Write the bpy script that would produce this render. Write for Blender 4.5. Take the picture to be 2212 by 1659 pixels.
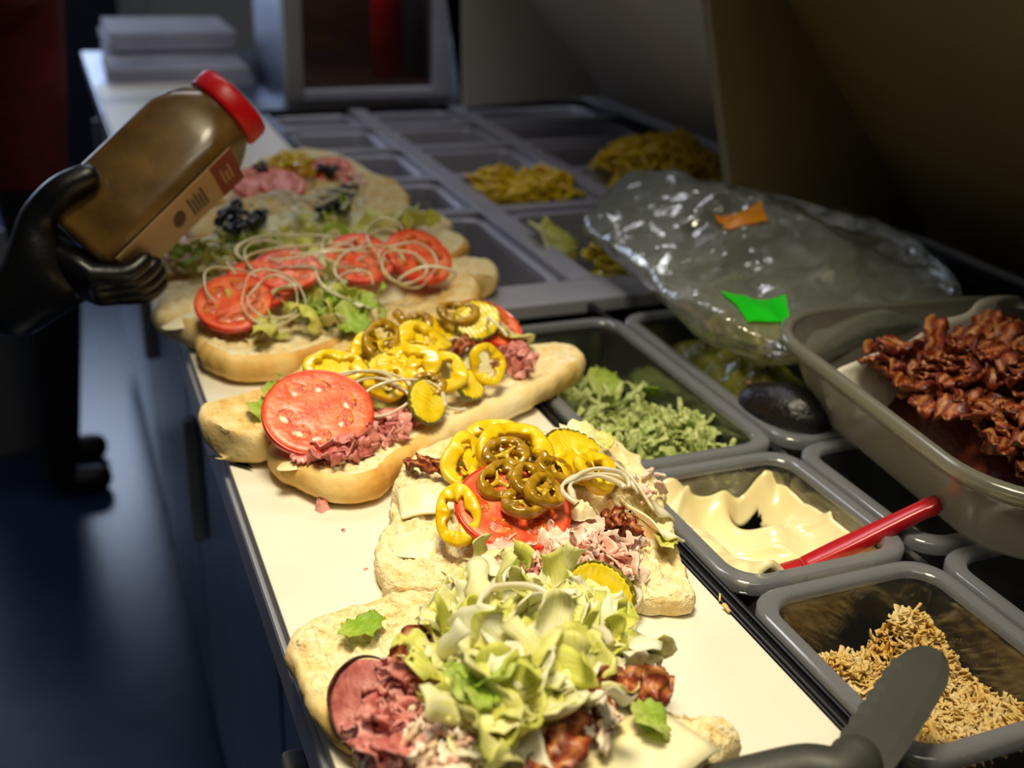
import bpy, bmesh, math, random
import numpy as np
from mathutils import Vector, Matrix, Euler

for o in list(bpy.data.objects): bpy.data.objects.remove(o, do_unlink=True)
S = bpy.context.scene
COL = S.collection
PI = math.pi
rnd = random.Random(7)

# ------------------------------------------------------------------ camera
CAM = np.array([-0.10847, 0.0, 0.47232]); FPX = 2423.75
RW = np.array([[0.92729877, -0.1200266, 0.35455691], [-0.3721899, -0.39659864, 0.83915684], [0.03989564, -0.91011161, -0.41243812]])
cd = bpy.data.cameras.new('camera'); cam = bpy.data.objects.new('camera', cd); COL.objects.link(cam)
cd.sensor_width = 36; cd.lens = FPX / 2212 * 36; cd.clip_start = 0.02
cam.matrix_world = Matrix(((RW[0,0], -RW[0,1], -RW[0,2], CAM[0]), (RW[1,0], -RW[1,1], -RW[1,2], CAM[1]), (RW[2,0], -RW[2,1], -RW[2,2], CAM[2]), (0,0,0,1)))
cd.dof.use_dof = True; cd.dof.focus_distance = 0.80; cd.dof.aperture_fstop = 4.6
S.camera = cam

# ------------------------------------------------------------------ world, lights, exposure
w = bpy.data.worlds.new('world'); S.world = w; w.use_nodes = True
w.node_tree.nodes['Background'].inputs[0].default_value = (0.55, 0.65, 0.9, 1)
w.node_tree.nodes['Background'].inputs[1].default_value = 0.035
S.view_settings.view_transform = 'Standard'; S.view_settings.look = 'None'
S.view_settings.exposure = 0.0; S.view_settings.gamma = 1.0; S.view_settings.use_curve_mapping = False

def light(name, kind, loc, target, energy, color, **kw):
    l = bpy.data.lights.new(name, kind); l.energy = energy; l.color = color
    for k, v in kw.items(): setattr(l, k, v)
    o = bpy.data.objects.new(name, l); COL.objects.link(o); o.location = loc
    o.rotation_euler = (Vector(target) - Vector(loc)).to_track_quat('-Z', 'Y').to_euler()
    return o
KEY_LOC = (0.03, 0.50, 1.36)
light('key_spot', 'SPOT', KEY_LOC, (0.15, 0.66, 0.0), 108, (1.0, 0.88, 0.62), spot_size=math.radians(57), spot_blend=1.0, shadow_soft_size=0.22)  # overhead key; cone shaped so the edges darken like a lens vignette
light('window_light', 'AREA', (-0.62, 5.5, 0.52), (-0.3, 1.0, 0.0), 27, (0.62, 0.75, 1.0), shape='RECTANGLE', size=1.75, size_y=1.05)
light('ceiling_fill', 'AREA', (0.15, -0.35, 1.84), (0.15, 0.2, 0), 6.0, (1.0, 0.9, 0.7), shape='RECTANGLE', size=1.1, size_y=0.3)  # warm fill added on the camera side to lift camera-facing sides
light('ceiling_fill', 'AREA', (0.35, 2.1, 1.84), (0.35, 2.1, 0), 9.0, (0.95, 0.94, 1.0), shape='RECTANGLE', size=1.1, size_y=0.3)

# ------------------------------------------------------------------ helpers
def at(px, py, z=0.0):
    d = RW @ np.array([px - 1106.0, py - 829.5, FPX]); t = (z - CAM[2]) / d[2]
    return CAM + d * t
def at_y(px, py, y):
    d = RW @ np.array([px - 1106.0, py - 829.5, FPX]); t = (y - CAM[1]) / d[1]
    return CAM + d * t
def at_d(px, py, dist):
    d = RW @ np.array([px - 1106.0, py - 829.5, FPX]); return CAM + d / np.linalg.norm(d) * dist

def _hash(i, j, k, s):
    h = np.sin(i * 127.1 + j * 311.7 + k * 74.7 + s * 53.3) * 43758.5453
    return h - np.floor(h)
def vnoise(p, s=0):
    p = np.asarray(p, float); i = np.floor(p); f = p - i; f = f * f * (3 - 2 * f)
    r = 0
    for a in (0, 1):
        for b in (0, 1):
            for c in (0, 1):
                wgt = (f[..., 0] if a else 1 - f[..., 0]) * (f[..., 1] if b else 1 - f[..., 1]) * (f[..., 2] if c else 1 - f[..., 2])
                r = r + wgt * _hash(i[..., 0] + a, i[..., 1] + b, i[..., 2] + c, s)
    return r * 2 - 1
def fbm(p, s=0, o=4):
    p = np.asarray(p, float); r = 0; a = 1.0
    for k in range(o): r = r + a * vnoise(p * (2 ** k), s + k * 7); a *= 0.5
    return r

def mk(name, V, F, smooth=True, uv=None):
    me = bpy.data.meshes.new(name); me.from_pydata([tuple(map(float, v)) for v in V], [], [tuple(map(int, f)) for f in F])
    if smooth: me.polygons.foreach_set('use_smooth', [True] * len(me.polygons))
    if uv is not None:
        l = me.uv_layers.new(name='UVMap')
        idx = np.empty(len(me.loops), int); me.loops.foreach_get('vertex_index', idx)
        l.data.foreach_set('uv', np.asarray(uv, float)[idx].ravel())
    me.update(); return me
def tag(o, label=None, cat=None, group=None, kind=None):
    if label: o['label'] = label
    if cat: o['category'] = cat
    if group: o['group'] = group
    if kind: o['kind'] = kind
    return o
def ob(name, me, m=None, parent=None, loc=(0,0,0), rot=(0,0,0), scale=1.0):
    if m is not None and not me.materials: me.materials.append(M[m] if isinstance(m, str) else m)
    o = bpy.data.objects.new(name, me); COL.objects.link(o)
    o.location = loc; o.rotation_euler = [math.radians(a) for a in rot]
    o.scale = (scale,) * 3 if isinstance(scale, (int, float)) else scale
    if parent: o.parent = parent
    return o
def empty(name, loc=(0,0,0), rot=(0,0,0), scale=1.0):
    o = ob(name, None, None, None, loc, rot, scale); o.empty_display_size = 0.02; return o
def copy_tree(o, parent=None):
    c = o.copy(); COL.objects.link(c); c.parent = parent
    for ch in list(o.children): copy_tree(ch, c)
    return c
def put(o, loc, rot=(0,0,0), scale=1.0):
    o.location = loc; o.rotation_euler = [math.radians(a) for a in rot]; o.scale = (scale,) * 3
    return o

def grid_faces(n, m, wrap_n=False, wrap_m=False, off=0):
    F = []
    for i in range(n if wrap_n else n - 1):
        for j in range(m if wrap_m else m - 1):
            a = i * m + j; b = i * m + (j + 1) % m; c = ((i + 1) % n) * m + (j + 1) % m; d = ((i + 1) % n) * m + j
            F.append((a + off, b + off, c + off, d + off))
    return F
def boxmesh(name, x0, x1, y0, y1, z0, z1, bev=0.0, seg=2):
    bm = bmesh.new(); bmesh.ops.create_cube(bm, size=1)
    for v in bm.verts: v.co = ((x0 + x1) / 2 + v.co.x * (x1 - x0), (y0 + y1) / 2 + v.co.y * (y1 - y0), (z0 + z1) / 2 + v.co.z * (z1 - z0))
    if bev > 0: bmesh.ops.bevel(bm, geom=bm.edges[:], offset=bev, segments=seg, affect='EDGES', profile=0.6)
    me = bpy.data.meshes.new(name); bm.to_mesh(me); bm.free(); return me
def lathe(name, prof, n=32, axis='z', cap=True):
    V = []; F = []
    for r, z in prof:
        for k in range(n):
            a = 2 * PI * k / n; V.append((r * math.cos(a), r * math.sin(a), z))
    F = grid_faces(len(prof), n, False, True)
    if cap:
        F.append(tuple(range(n))[::-1]); F.append(tuple(range((len(prof) - 1) * n, len(prof) * n)))
    return mk(name, V, F)
def tube(name, P, r, n=8, caps=True):
    P = np.asarray(P, float); N = len(P); r = np.broadcast_to(np.asarray(r, float), (N,))
    T = np.gradient(P, axis=0); T /= np.linalg.norm(T, axis=1)[:, None] + 1e-9
    up = np.array([0, 0, 1.0]) if abs(T[0][2]) < 0.9 else np.array([1.0, 0, 0])
    V = []
    for i in range(N):
        u = up - T[i] * (up @ T[i]); u /= np.linalg.norm(u) + 1e-9; up = u; v = np.cross(T[i], u)
        for k in range(n):
            a = 2 * PI * k / n; V.append(P[i] + r[i] * (u * math.cos(a) + v * math.sin(a)))
    F = grid_faces(N, n, False, True)
    if caps: F.append(tuple(range(n))[::-1]); F.append(tuple(range((N - 1) * n, N * n)))
    return mk(name, V, F)
def smooth_closed(P, n):
    P = np.asarray(P, float); k = len(P); out = []
    for i in range(n):
        t = i * k / n; a = int(t); f = t - a
        p0, p1, p2, p3 = P[(a - 1) % k], P[a % k], P[(a + 1) % k], P[(a + 2) % k]
        out.append(0.5 * (2 * p1 + (p2 - p0) * f + (2 * p0 - 5 * p1 + 4 * p2 - p3) * f * f + (3 * p1 - p0 - 3 * p2 + p3) * f ** 3))
    return np.array(out)
def smooth_open(P, n):
    P = np.asarray(P, float); k = len(P); out = []
    for i in range(n):
        t = i * (k - 1) / (n - 1); a = min(int(t), k - 2); f = t - a
        p0, p1, p2, p3 = P[max(a - 1, 0)], P[a], P[a + 1], P[min(a + 2, k - 1)]
        out.append(0.5 * (2 * p1 + (p2 - p0) * f + (2 * p0 - 5 * p1 + 4 * p2 - p3) * f * f + (3 * p1 - p0 - 3 * p2 + p3) * f ** 3))
    return np.array(out)
def ribbon(P, B, Nn, W, th, nx=4, disp=None):
    """sheet along path P with width directions B, normals Nn, real thickness"""
    P = np.asarray(P, float); n = len(P); W = np.broadcast_to(np.asarray(W, float), (n,))
    s = np.linspace(-1, 1, nx); top = []; bot = []; uv = []
    for i in range(n):
        for j in range(nx):
            d = disp(i / (n - 1), s[j]) if disp else 0.0
            p = P[i] + B[i] * (W[i] * 0.5 * s[j]) + Nn[i] * d
            top.append(p + Nn[i] * th / 2); bot.append(p - Nn[i] * th / 2); uv.append((i / (n - 1), s[j] * 0.5 + 0.5))
    V = top + bot; o = n * nx
    F = grid_faces(n, nx) + [tuple(reversed([a + o for a in f])) for f in grid_faces(n, nx)]
    for i in range(n - 1):
        a, b = i * nx, (i + 1) * nx; F.append((a, b, b + o, a + o))
        a, b = i * nx + nx - 1, (i + 1) * nx + nx - 1; F.append((b, a, a + o, b + o))
    for j in range(nx - 1):
        F.append((j + 1, j, j + o, j + 1 + o)); q = (n - 1) * nx + j; F.append((q, q + 1, q + 1 + o, q + o))
    return V, F, uv + uv
def join(parts):
    V = []; F = []; U = []
    for p in parts:
        o = len(V); V += list(p[0]); F += [tuple(i + o for i in f) for f in p[1]]
        U += list(p[2]) if len(p) > 2 and p[2] is not None else [(0, 0)] * len(p[0])
    return V, F, U
def xf(part, loc, R, sc=1.0):
    V = (np.asarray(part[0]) * sc) @ np.asarray(R).T + np.asarray(loc)
    return (list(V), part[1], part[2] if len(part) > 2 else None)
def rotm(rx, ry, rz): return np.array(Euler((math.radians(rx), math.radians(ry), math.radians(rz))).to_matrix())

# ------------------------------------------------------------------ materials
M = {}
def rgb(h):
    if isinstance(h, str):
        c = [int(h[i:i + 2], 16) / 255 for i in (0, 2, 4)]
        return tuple(x / 12.92 if x <= 0.04045 else ((x + 0.055) / 1.055) ** 2.4 for x in c) + (1,)
    return tuple(h) + (1,)
def mat(name, cols, rough=0.5, scale=60, bump=0.0, bscale=None, metal=0.0, rand=0.0, sss=0.0, coat=0.0, spec=0.5, trans=0.0, detail=4.0, coord='Object', uvy=False, stops=None, ssr=0.006):
    m = bpy.data.materials.new(name); m.use_nodes = True; nt = m.node_tree; N = nt.nodes; L = nt.links
    p = N['Principled BSDF']; p.inputs['Roughness'].default_value = rough; p.inputs['Metallic'].default_value = metal
    p.inputs['Specular IOR Level'].default_value = spec
    if coat: p.inputs['Coat Weight'].default_value = coat; p.inputs['Coat Roughness'].default_value = 0.12
    if sss:
        p.inputs['Subsurface Weight'].default_value = sss; p.inputs['Subsurface Radius'].default_value = (1.0, 0.6, 0.3); p.inputs['Subsurface Scale'].default_value = ssr
    if isinstance(cols, str): cols = [cols]
    tc = N.new('ShaderNodeTexCoord'); noi = N.new('ShaderNodeTexNoise'); noi.inputs['Scale'].default_value = scale; noi.inputs['Detail'].default_value = detail
    L.new(tc.outputs[coord], noi.inputs['Vector'])
    if len(cols) == 1 and not rand: p.inputs['Base Color'].default_value = rgb(cols[0])
    else:
        r = N.new('ShaderNodeValToRGB'); r.color_ramp.elements.remove(r.color_ramp.elements[1])
        st = stops or [0.32 + 0.36 * i / max(1, len(cols) - 1) for i in range(len(cols))]
        r.color_ramp.elements[0].position = st[0]; r.color_ramp.elements[0].color = rgb(cols[0])
        for s, c in zip(st[1:], cols[1:]): e = r.color_ramp.elements.new(s); e.color = rgb(c)
        src = noi.outputs['Fac']
        if uvy:
            sx = N.new('ShaderNodeSeparateXYZ'); L.new(tc.outputs['UV'], sx.inputs[0])
            a = N.new('ShaderNodeMath'); a.operation = 'MULTIPLY_ADD'; a.inputs[1].default_value = 0.55; a.inputs[2].default_value = -0.27; L.new(noi.outputs['Fac'], a.inputs[0])
            b = N.new('ShaderNodeMath'); b.operation = 'ADD'; L.new(sx.outputs['Y'], b.inputs[0]); L.new(a.outputs[0], b.inputs[1]); src = b.outputs[0]
        if rand:
            oi = N.new('ShaderNodeObjectInfo'); a = N.new('ShaderNodeMath'); a.operation = 'MULTIPLY_ADD'; a.inputs[1].default_value = rand; a.inputs[2].default_value = -rand / 2
            L.new(oi.outputs['Random'], a.inputs[0]); b = N.new('ShaderNodeMath'); b.operation = 'ADD'; L.new(src, b.inputs[0]); L.new(a.outputs[0], b.inputs[1]); src = b.outputs[0]
        L.new(src, r.inputs['Fac']); L.new(r.outputs['Color'], p.inputs['Base Color'])
    out = N['Material Output']
    if bump:
        n2 = N.new('ShaderNodeTexNoise'); n2.inputs['Scale'].default_value = bscale or scale * 3; n2.inputs['Detail'].default_value = 5; L.new(tc.outputs[coord], n2.inputs['Vector'])
        b = N.new('ShaderNodeBump'); b.inputs['Strength'].default_value = bump; b.inputs['Distance'].default_value = 0.004; L.new(n2.outputs['Fac'], b.inputs['Height']); L.new(b.outputs[0], p.inputs['Normal'])
    if trans:
        t = N.new('ShaderNodeBsdfTranslucent'); mx = N.new('ShaderNodeMixShader'); mx.inputs[0].default_value = trans
        if p.inputs['Base Color'].links: L.new(p.inputs['Base Color'].links[0].from_socket, t.inputs['Color'])
        else: t.inputs['Color'].default_value = p.inputs['Base Color'].default_value
        L.new(p.outputs[0], mx.inputs[1]); L.new(t.outputs[0], mx.inputs[2]); L.new(mx.outputs[0], out.inputs['Surface'])
    M[name] = m; return m
def leafy(name, cols, rand, trans):
    # leaf tissue: fibres along the piece, greener edges, pale rib
    m = mat(name, cols, 0.36, 25, rand=rand, trans=trans, coat=0.08); nt = m.node_tree; N = nt.nodes; L = nt.links
    p = N['Principled BSDF']; tc = [n for n in N if n.type == 'TEX_COORD'][0]; ramp = [n for n in N if n.type == 'VALTORGB'][0]
    mp = N.new('ShaderNodeMapping'); mp.inputs['Scale'].default_value = (2.2, 16, 1); L.new(tc.outputs['UV'], mp.inputs['Vector'])
    no = N.new('ShaderNodeTexNoise'); no.inputs['Scale'].default_value = 1.6; no.inputs['Detail'].default_value = 5; L.new(mp.outputs[0], no.inputs['Vector'])
    sx = N.new('ShaderNodeSeparateXYZ'); L.new(tc.outputs['UV'], sx.inputs[0])
    a = N.new('ShaderNodeMath'); a.operation = 'MULTIPLY_ADD'; a.inputs[1].default_value = -0.30; a.inputs[2].default_value = 0.15; L.new(sx.outputs['X'], a.inputs[0])
    b = N.new('ShaderNodeMath'); b.operation = 'ADD'; L.new(no.outputs['Fac'], b.inputs[0]); L.new(a.outputs[0], b.inputs[1])
    old = ramp.inputs['Fac'].links[0].from_node
    if old.type == 'MATH': L.new(b.outputs[0], old.inputs[0])
    else: L.new(b.outputs[0], ramp.inputs['Fac'])
    bp = N.new('ShaderNodeBump'); bp.inputs['Strength'].default_value = 0.45; bp.inputs['Distance'].default_value = 0.002; L.new(no.outputs['Fac'], bp.inputs['Height']); L.new(bp.outputs[0], p.inputs['Normal'])
    return m
def clear(name, tint, body, fac_body, rough=0.1, gloss=1.0, edge=0.55, bump=0.0, bscale=40, body_edge=0.0):
    """thin clear plastic: see-through, a little milky body, fresnel gloss"""
    m = bpy.data.materials.new(name); m.use_nodes = True; nt = m.node_tree; N = nt.nodes; L = nt.links
    N.remove(N['Principled BSDF']); out = N['Material Output']
    tr = N.new('ShaderNodeBsdfTransparent'); tr.inputs[0].default_value = rgb(tint)
    df = N.new('ShaderNodeBsdfDiffuse'); df.inputs[0].default_value = rgb(body)
    tl = N.new('ShaderNodeBsdfTranslucent'); tl.inputs[0].default_value = rgb(body)
    md = N.new('ShaderNodeMixShader'); md.inputs[0].default_value = 0.4; L.new(df.outputs[0], md.inputs[1]); L.new(tl.outputs[0], md.inputs[2])
    gl = N.new('ShaderNodeBsdfGlossy'); gl.inputs['Roughness'].default_value = rough; gl.inputs[0].default_value = (1, 1, 1, 1)
    lw = N.new('ShaderNodeLayerWeight'); lw.inputs[0].default_value = edge
    m1 = N.new('ShaderNodeMixShader'); m1.inputs[0].default_value = fac_body; L.new(tr.outputs[0], m1.inputs[1]); L.new(md.outputs[0], m1.inputs[2])
    if body_edge:
        mm = N.new('ShaderNodeMath'); mm.operation = 'MULTIPLY_ADD'; mm.inputs[1].default_value = body_edge; mm.inputs[2].default_value = fac_body
        L.new(lw.outputs['Facing'], mm.inputs[0]); L.new(mm.outputs[0], m1.inputs[0])
    mu = N.new('ShaderNodeMath'); mu.operation = 'MULTIPLY'; mu.inputs[1].default_value = gloss; L.new(lw.outputs['Fresnel'], mu.inputs[0])
    m2 = N.new('ShaderNodeMixShader'); L.new(mu.outputs[0], m2.inputs[0]); L.new(m1.outputs[0], m2.inputs[1]); L.new(gl.outputs[0], m2.inputs[2])
    if bump:
        tc = N.new('ShaderNodeTexCoord'); n2 = N.new('ShaderNodeTexNoise'); n2.inputs['Scale'].default_value = bscale; n2.inputs['Detail'].default_value = 3; L.new(tc.outputs['Object'], n2.inputs['Vector'])
        b = N.new('ShaderNodeBump'); b.inputs['Strength'].default_value = bump; b.inputs['Distance'].default_value = 0.01; L.new(n2.outputs['Fac'], b.inputs['Height'])
        L.new(b.outputs[0], gl.inputs['Normal']); L.new(b.outputs[0], df.inputs['Normal'])
    L.new(m2.outputs[0], out.inputs['Surface']); M[name] = m; return m

mat('board', ['E4DDCA', 'E8E2D1', 'EAE4D4'], 0.42, 9, 0.05, 300)
mat('crumb', ['F0D292', 'F8E6B4', 'FCF0CC'], 0.9, 90, 0.7, 420, sss=0.15, spec=0.15)
mat('crumb_toast', ['DDB468', 'ECCF8C', 'F4E2B0'], 0.85, 70, 0.6, 360, sss=0.12, spec=0.2)
mat('crust_torn', ['F0CE88', 'F9E4AE', 'FCEEC6'], 0.85, 60, 0.8, 300, spec=0.2)
mat('crust', ['CE9440', 'E6B865', 'F2D490', 'F8E6B8'], 0.55, 14, 0.35, 110, spec=0.3, detail=9.0, stops=[0.30, 0.44, 0.56, 0.70])
leafy('lettuce', ['E0E264', 'F0ED8E', 'F9F5B8', 'FEFBE0'], 0.42, 0.2)
leafy('lettuce_green', ['9CC434', 'C0DA54', 'DEE88C'], 0.3, 0.35)
mat('lettuce_pan', ['9CB458', 'C4D07C', 'E4E4AE'], 0.4, 40, 0.0, coord='Generated', trans=0.2)
mat('tomato_flesh', ['DE4424', 'EE6A40', 'F68E68'], 0.3, 55, 0.25, 240, coat=0.15, sss=0.1, spec=0.3)
mat('tomato_skin', ['CE1F0C', 'E23416'], 0.2, 40, coat=0.6)
mat('tomato_jelly', ['B82C08', 'D2561A', 'E48A3C'], 0.15, 120, 0.3, 500, coat=0.4, sss=0.1)
mat('seed', ['E8C070', 'D8A850'], 0.35, 90)
mat('pepper', ['EEBE0A', 'F8D414', 'FCE038'], 0.25, 50, 0.12, 200, coat=0.4, trans=0.15)
mat('pickle', ['ECC814', 'F4DA24', 'F8E454'], 0.25, 80, 0.15, 260, coat=0.5, trans=0.12)
mat('pickle_skin', ['3E4408', '6C6A0C', '8A7C10'], 0.3, 60, 0.2, 200, coat=0.4)
mat('jalapeno', ['7E5C08', '9E760C', 'B48C18'], 0.25, 60, 0.1, 200, coat=0.5)
mat('jalapeno_flesh', ['BE9C14', 'D2B028', 'E0C444'], 0.3, 90, 0.2, 300, coat=0.4)
mat('onion', ['F0E8BC', 'F8F2D6', 'FCF8E8'], 0.2, 50, trans=0.35, coat=0.9)
mat('beef', ['AE5650', 'D4827A', 'E8AAA0'], 0.42, 70, 0.25, 260, rand=0.25, coat=0.15)
mat('ham', ['E0A290', 'F2C6B0', 'FAE2D0'], 0.42, 80, 0.25, 260, rand=0.4, coat=0.15)
mat('turkey', ['EEC8A4', 'F6E0C4', 'FAEEDC'], 0.5, 80, 0.25, 260, rand=0.4)
mat('beef_rim', ['2E140C', '4A2014'], 0.5, 90, 0.3, 300)
mat('bacon', ['5A1E0C', '8E3A1C', 'C87C44', '94401E', '6E2810', 'D08C50', '74290F'], 0.42, 45, 0.5, 160, uvy=True, stops=[0.05, 0.2, 0.36, 0.46, 0.62, 0.78, 0.92], coat=0.12, rand=0.2)
mat('cheese', ['F0DFA0', 'F6EABC', 'F8F0CE'], 0.38, 20, 0.05, 120, sss=0.2)
mat('mayo', ['F2E2A8', 'F6EABC'], 0.2, 18, 0.06, 90, sss=0.15, coat=0.35)
mat('olive', ['08080A', '18161A'], 0.25, 40, coat=0.4)
mat('steel', ['A6A6B4', 'B4B4C0'], 0.4, 8, metal=0.3)
mat('steel_dark', ['707C96', '8490AA'], 0.34, 6, 0.03, 30, metal=0.7)
mat('black', ['0A0A0C', '131315'], 0.35, 20, 0.05, 200)
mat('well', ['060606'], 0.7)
mat('lid_panel_lit', ['C4C0B6', 'D0CCC2'], 0.55, 3)  # rear lid: lighter copy, the light on it put into the colour
mat('lid_panel_shaded', ['6A5E3C', '746844'], 0.6, 3)  # near lid: darker copy of the same lid, shade put into the colour
mat('floor', ['1E3050', '283C5E', '32486E'], 0.27, 3, 0.08, 60, spec=0.9)
mat('wall', ['8C8C8A', '9A9A98'], 0.8, 4, 0.1, 80)
mat('wall_paint', ['A8A49C', 'B2AEA6'], 0.8, 4, 0.1, 80)
mat('paper', ['E8E2D4', 'F4EFE4'], 0.85, 30, 0.25, 120, trans=0.15)
mat('box', ['A8A8B8', 'BCBCC8'], 0.7, 12)
mat('red_plastic', ['A80810', 'BC1018'], 0.28, 20, coat=0.4)
mat('cap_red', ['D80C14', 'E8141C'], 0.35, 20)
mat('grey_plastic', ['35352F', '3E3E37'], 0.5, 20, 0.05, 120)
mat('bottle', ['543C18', '6E5022', '80602C'], 0.3, 26, coat=0.35)
mat('bottle_label', ['C4A878', 'D0B688'], 0.5, 20)
mat('print_red', ['8C0E12'], 0.5); mat('print_brown', ['4A1E0C'], 0.5); mat('print_dark', ['332A1C'], 0.5)
mat('glove', ['060607', '0E0E10'], 0.4, 40, 0.2, 90, coat=0.2)
mat('shirt_dark', ['0C0C10', '141418'], 0.9, 50, 0.2, 300)
mat('maroon', ['5C100E', '701614'], 0.9, 40, 0.2, 300)
mat('trousers', ['07080C', '0C0E14'], 0.9, 40, 0.2, 300)
mat('shoe', ['140C08', '20120C'], 0.5, 30)
mat('skin', ['B07A5C', 'C08A6C'], 0.55, 60, sss=0.1)
mat('hair', ['0C0806', '1A100A'], 0.6, 120, 0.4, 300)
mat('navy', ['0C1424', '101A30'], 0.6, 10)
mat('brown_panel', ['5A4438', '6A5244'], 0.6, 6)
mat('cheddar', ['EABE5C', 'F0CE7C', 'F5DB98', 'F9EABC'], 0.5, 45, trans=0.3)
mat('mash', ['7E7A18', 'A09A2C', '5A5A10'], 0.35, 30, 0.5, 60, coat=0.3)
mat('avocado', ['0A080C', '1A1418'], 0.35, 60, 0.5, 120)
mat('green_card', ['18C81C', '20D824'], 0.35, 10)
mat('orange_card', ['E88C0C', 'F09C1C'], 0.45, 40)
mat('bin', ['8A8A86', '9A9A96'], 0.6, 8)
mat('brass', ['B0A080'], 0.3, metal=1.0)
mat('meat_pan', ['3A1A16', '5A2A24'], 0.5, 40, 0.3, 90)
clear('clear_pan', 'F4F6F4', 'B4B8BC', 0.03, 0.08, 0.9, 0.35, body_edge=0.12)
clear('clear_rim', 'E4E6EA', 'C0C2CC', 0.30, 0.12, 1.0, 0.4, body_edge=0.3)
clear('clear_tub', 'E4E4DE', 'C4C2B6', 0.20, 0.18, 0.7, 0.4, body_edge=0.3)
clear('film', 'F2F4F0', 'C8CEBE', 0.17, 0.14, 1.0, 0.5, bump=0.7, bscale=34, body_edge=0.4)
clear('glass', 'C8C8C8', '606060', 0.04, 0.03, 0.6, 0.3)
m = mat('window_glow', ['C8DCFF'], 0.5); m.node_tree.nodes['Principled BSDF'].inputs['Emission Color'].default_value = (0.62, 0.76, 1, 1); m.node_tree.nodes['Principled BSDF'].inputs['Emission Strength'].default_value = 2.0

# ------------------------------------------------------------------ the room
FZ = -0.9
def struct(name, me, m): return tag(ob(name, me, m), kind='structure')
struct('floor', boxmesh('floor', -2.6, 1.4, -1.2, 5.6, FZ - 0.05, FZ), 'floor')
struct('ceiling', boxmesh('ceiling', -2.6, 1.4, -1.2, 5.6, 1.9, 1.95), 'wall_paint')
struct('wall_right', boxmesh('wall_right', 1.4, 1.46, -1.2, 5.6, FZ, 1.9), 'wall')
struct('wall_left', boxmesh('wall_left', -2.66, -2.6, -1.2, 5.6, FZ, 1.9), 'wall_paint')
struct('wall_back', boxmesh('wall_back', -2.6, 1.4, 5.6, 5.66, FZ, 1.9), 'wall_paint')
wn = struct('window_1', boxmesh('window', -1.5, -0.36, 5.575, 5.597, 0.0, 1.05), 'window_glow')
for a in ((-1.54, -0.32, -0.05, 0.0), (-1.54, -0.32, 1.05, 1.10), (-1.54, -1.50, 0.0, 1.05), (-0.36, -0.32, 0.0, 1.05), (-0.95, -0.91, 0.0, 1.05)):
    ob('window_frame', boxmesh('window_frame', a[0], a[1], 5.54, 5.60, a[2], a[3], 0.004), 'box', wn)
dr = struct('door_1', boxmesh('door', -0.22, 0.24, 5.56, 5.595, FZ, 1.1, 0.004), 'navy')
ob('door_glass', boxmesh('door_glass', -0.16, 0.18, 5.55, 5.562, 0.05, 1.03, 0.002), 'window_glow', dr)
for a in ((-0.30, -0.22, FZ, 1.18), (0.24, 0.36, FZ, 1.18), (-0.22, 0.24, 1.1, 1.18)):
    ob('door_frame', boxmesh('door_frame', a[0], a[1], 5.53, 5.60, a[2], a[3], 0.004), 'bin', dr)
ob('door_handle', boxmesh('door_handle', -0.20, -0.17, 5.50, 5.54, 0.04, 0.20, 0.006), 'steel', dr)
struct('baseboard_back', boxmesh('baseboard_back', -2.6, 1.4, 5.58, 5.6, FZ, FZ + 0.1), 'black')
struct('baseboard_right', boxmesh('baseboard_right', 1.38, 1.4, -1.2, 5.58, FZ, FZ + 0.1), 'black')

# added lamp shade around the key spot, out of view above the board
pl = empty('added_pendant', KEY_LOC)
tag(pl, 'added black metal pendant lamp around the key spot, unseen above the cutting board', 'lamp')
ob('lamp_shade', lathe('lamp_shade', [(0.125, -0.02), (0.128, -0.02), (0.11, 0.05), (0.06, 0.12), (0.02, 0.15), (0.018, 0.15), (0.056, 0.115), (0.105, 0.048), (0.123, -0.018)], 40, cap=False), 'black', pl)
ob('cord', tube('cord', [(0, 0, 0.145), (0, 0, 0.35), (0, 0, 0.54)], 0.004), 'black', pl)

# ------------------------------------------------------------------ prep table
pt = empty('prep_table', (0.55, 1.5, FZ))
tag(pt, 'stainless steel sandwich prep table with open wells and raised lids', 'prep table')
def ptp(name, x0, x1, y0, y1, z0, z1, m, bev=0.002, parent=None):
    o = ob(name, boxmesh(name, x0 - 0.55, x1 - 0.55, y0 - 1.5, y1 - 1.5, z0 - FZ, z1 - FZ, bev), m, parent or pt); return o
ptp('board_ledge', -0.004, 0.302, 0.15, 2.50, -0.055, -0.0155, 'steel', 0.004)
ptp('body', 0.05, 1.10, 0.15, 3.4, -0.78, -0.26, 'steel_dark', 0.003)
ptp('kick_plate', 0.09, 1.08, 0.17, 3.38, FZ + 0.02, -0.78, 'black', 0.002)
for k in range(5):
    y0 = 0.17 + k * 0.646; d = ptp('door', 0.022, 0.05, y0, y0 + 0.63, -0.76, -0.14, 'steel_dark', 0.005)
    ptp('handle', 0.004, 0.022, y0 + 0.52, y0 + 0.545, -0.36, -0.18, 'bin', 0.005, None)
ptp('apron_strip', 0.03, 0.06, 0.15, 3.4, -0.26, -0.055, 'steel_dark', 0.002)
# well liners
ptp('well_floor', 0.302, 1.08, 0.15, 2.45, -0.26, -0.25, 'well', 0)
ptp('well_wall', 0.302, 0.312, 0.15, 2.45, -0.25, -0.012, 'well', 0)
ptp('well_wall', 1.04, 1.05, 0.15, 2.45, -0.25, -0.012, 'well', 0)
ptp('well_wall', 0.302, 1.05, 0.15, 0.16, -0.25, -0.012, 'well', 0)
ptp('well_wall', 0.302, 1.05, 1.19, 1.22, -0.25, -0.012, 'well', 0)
ptp('well_wall', 0.302, 1.05, 2.40, 2.41, -0.25, -0.012, 'well', 0)
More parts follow.
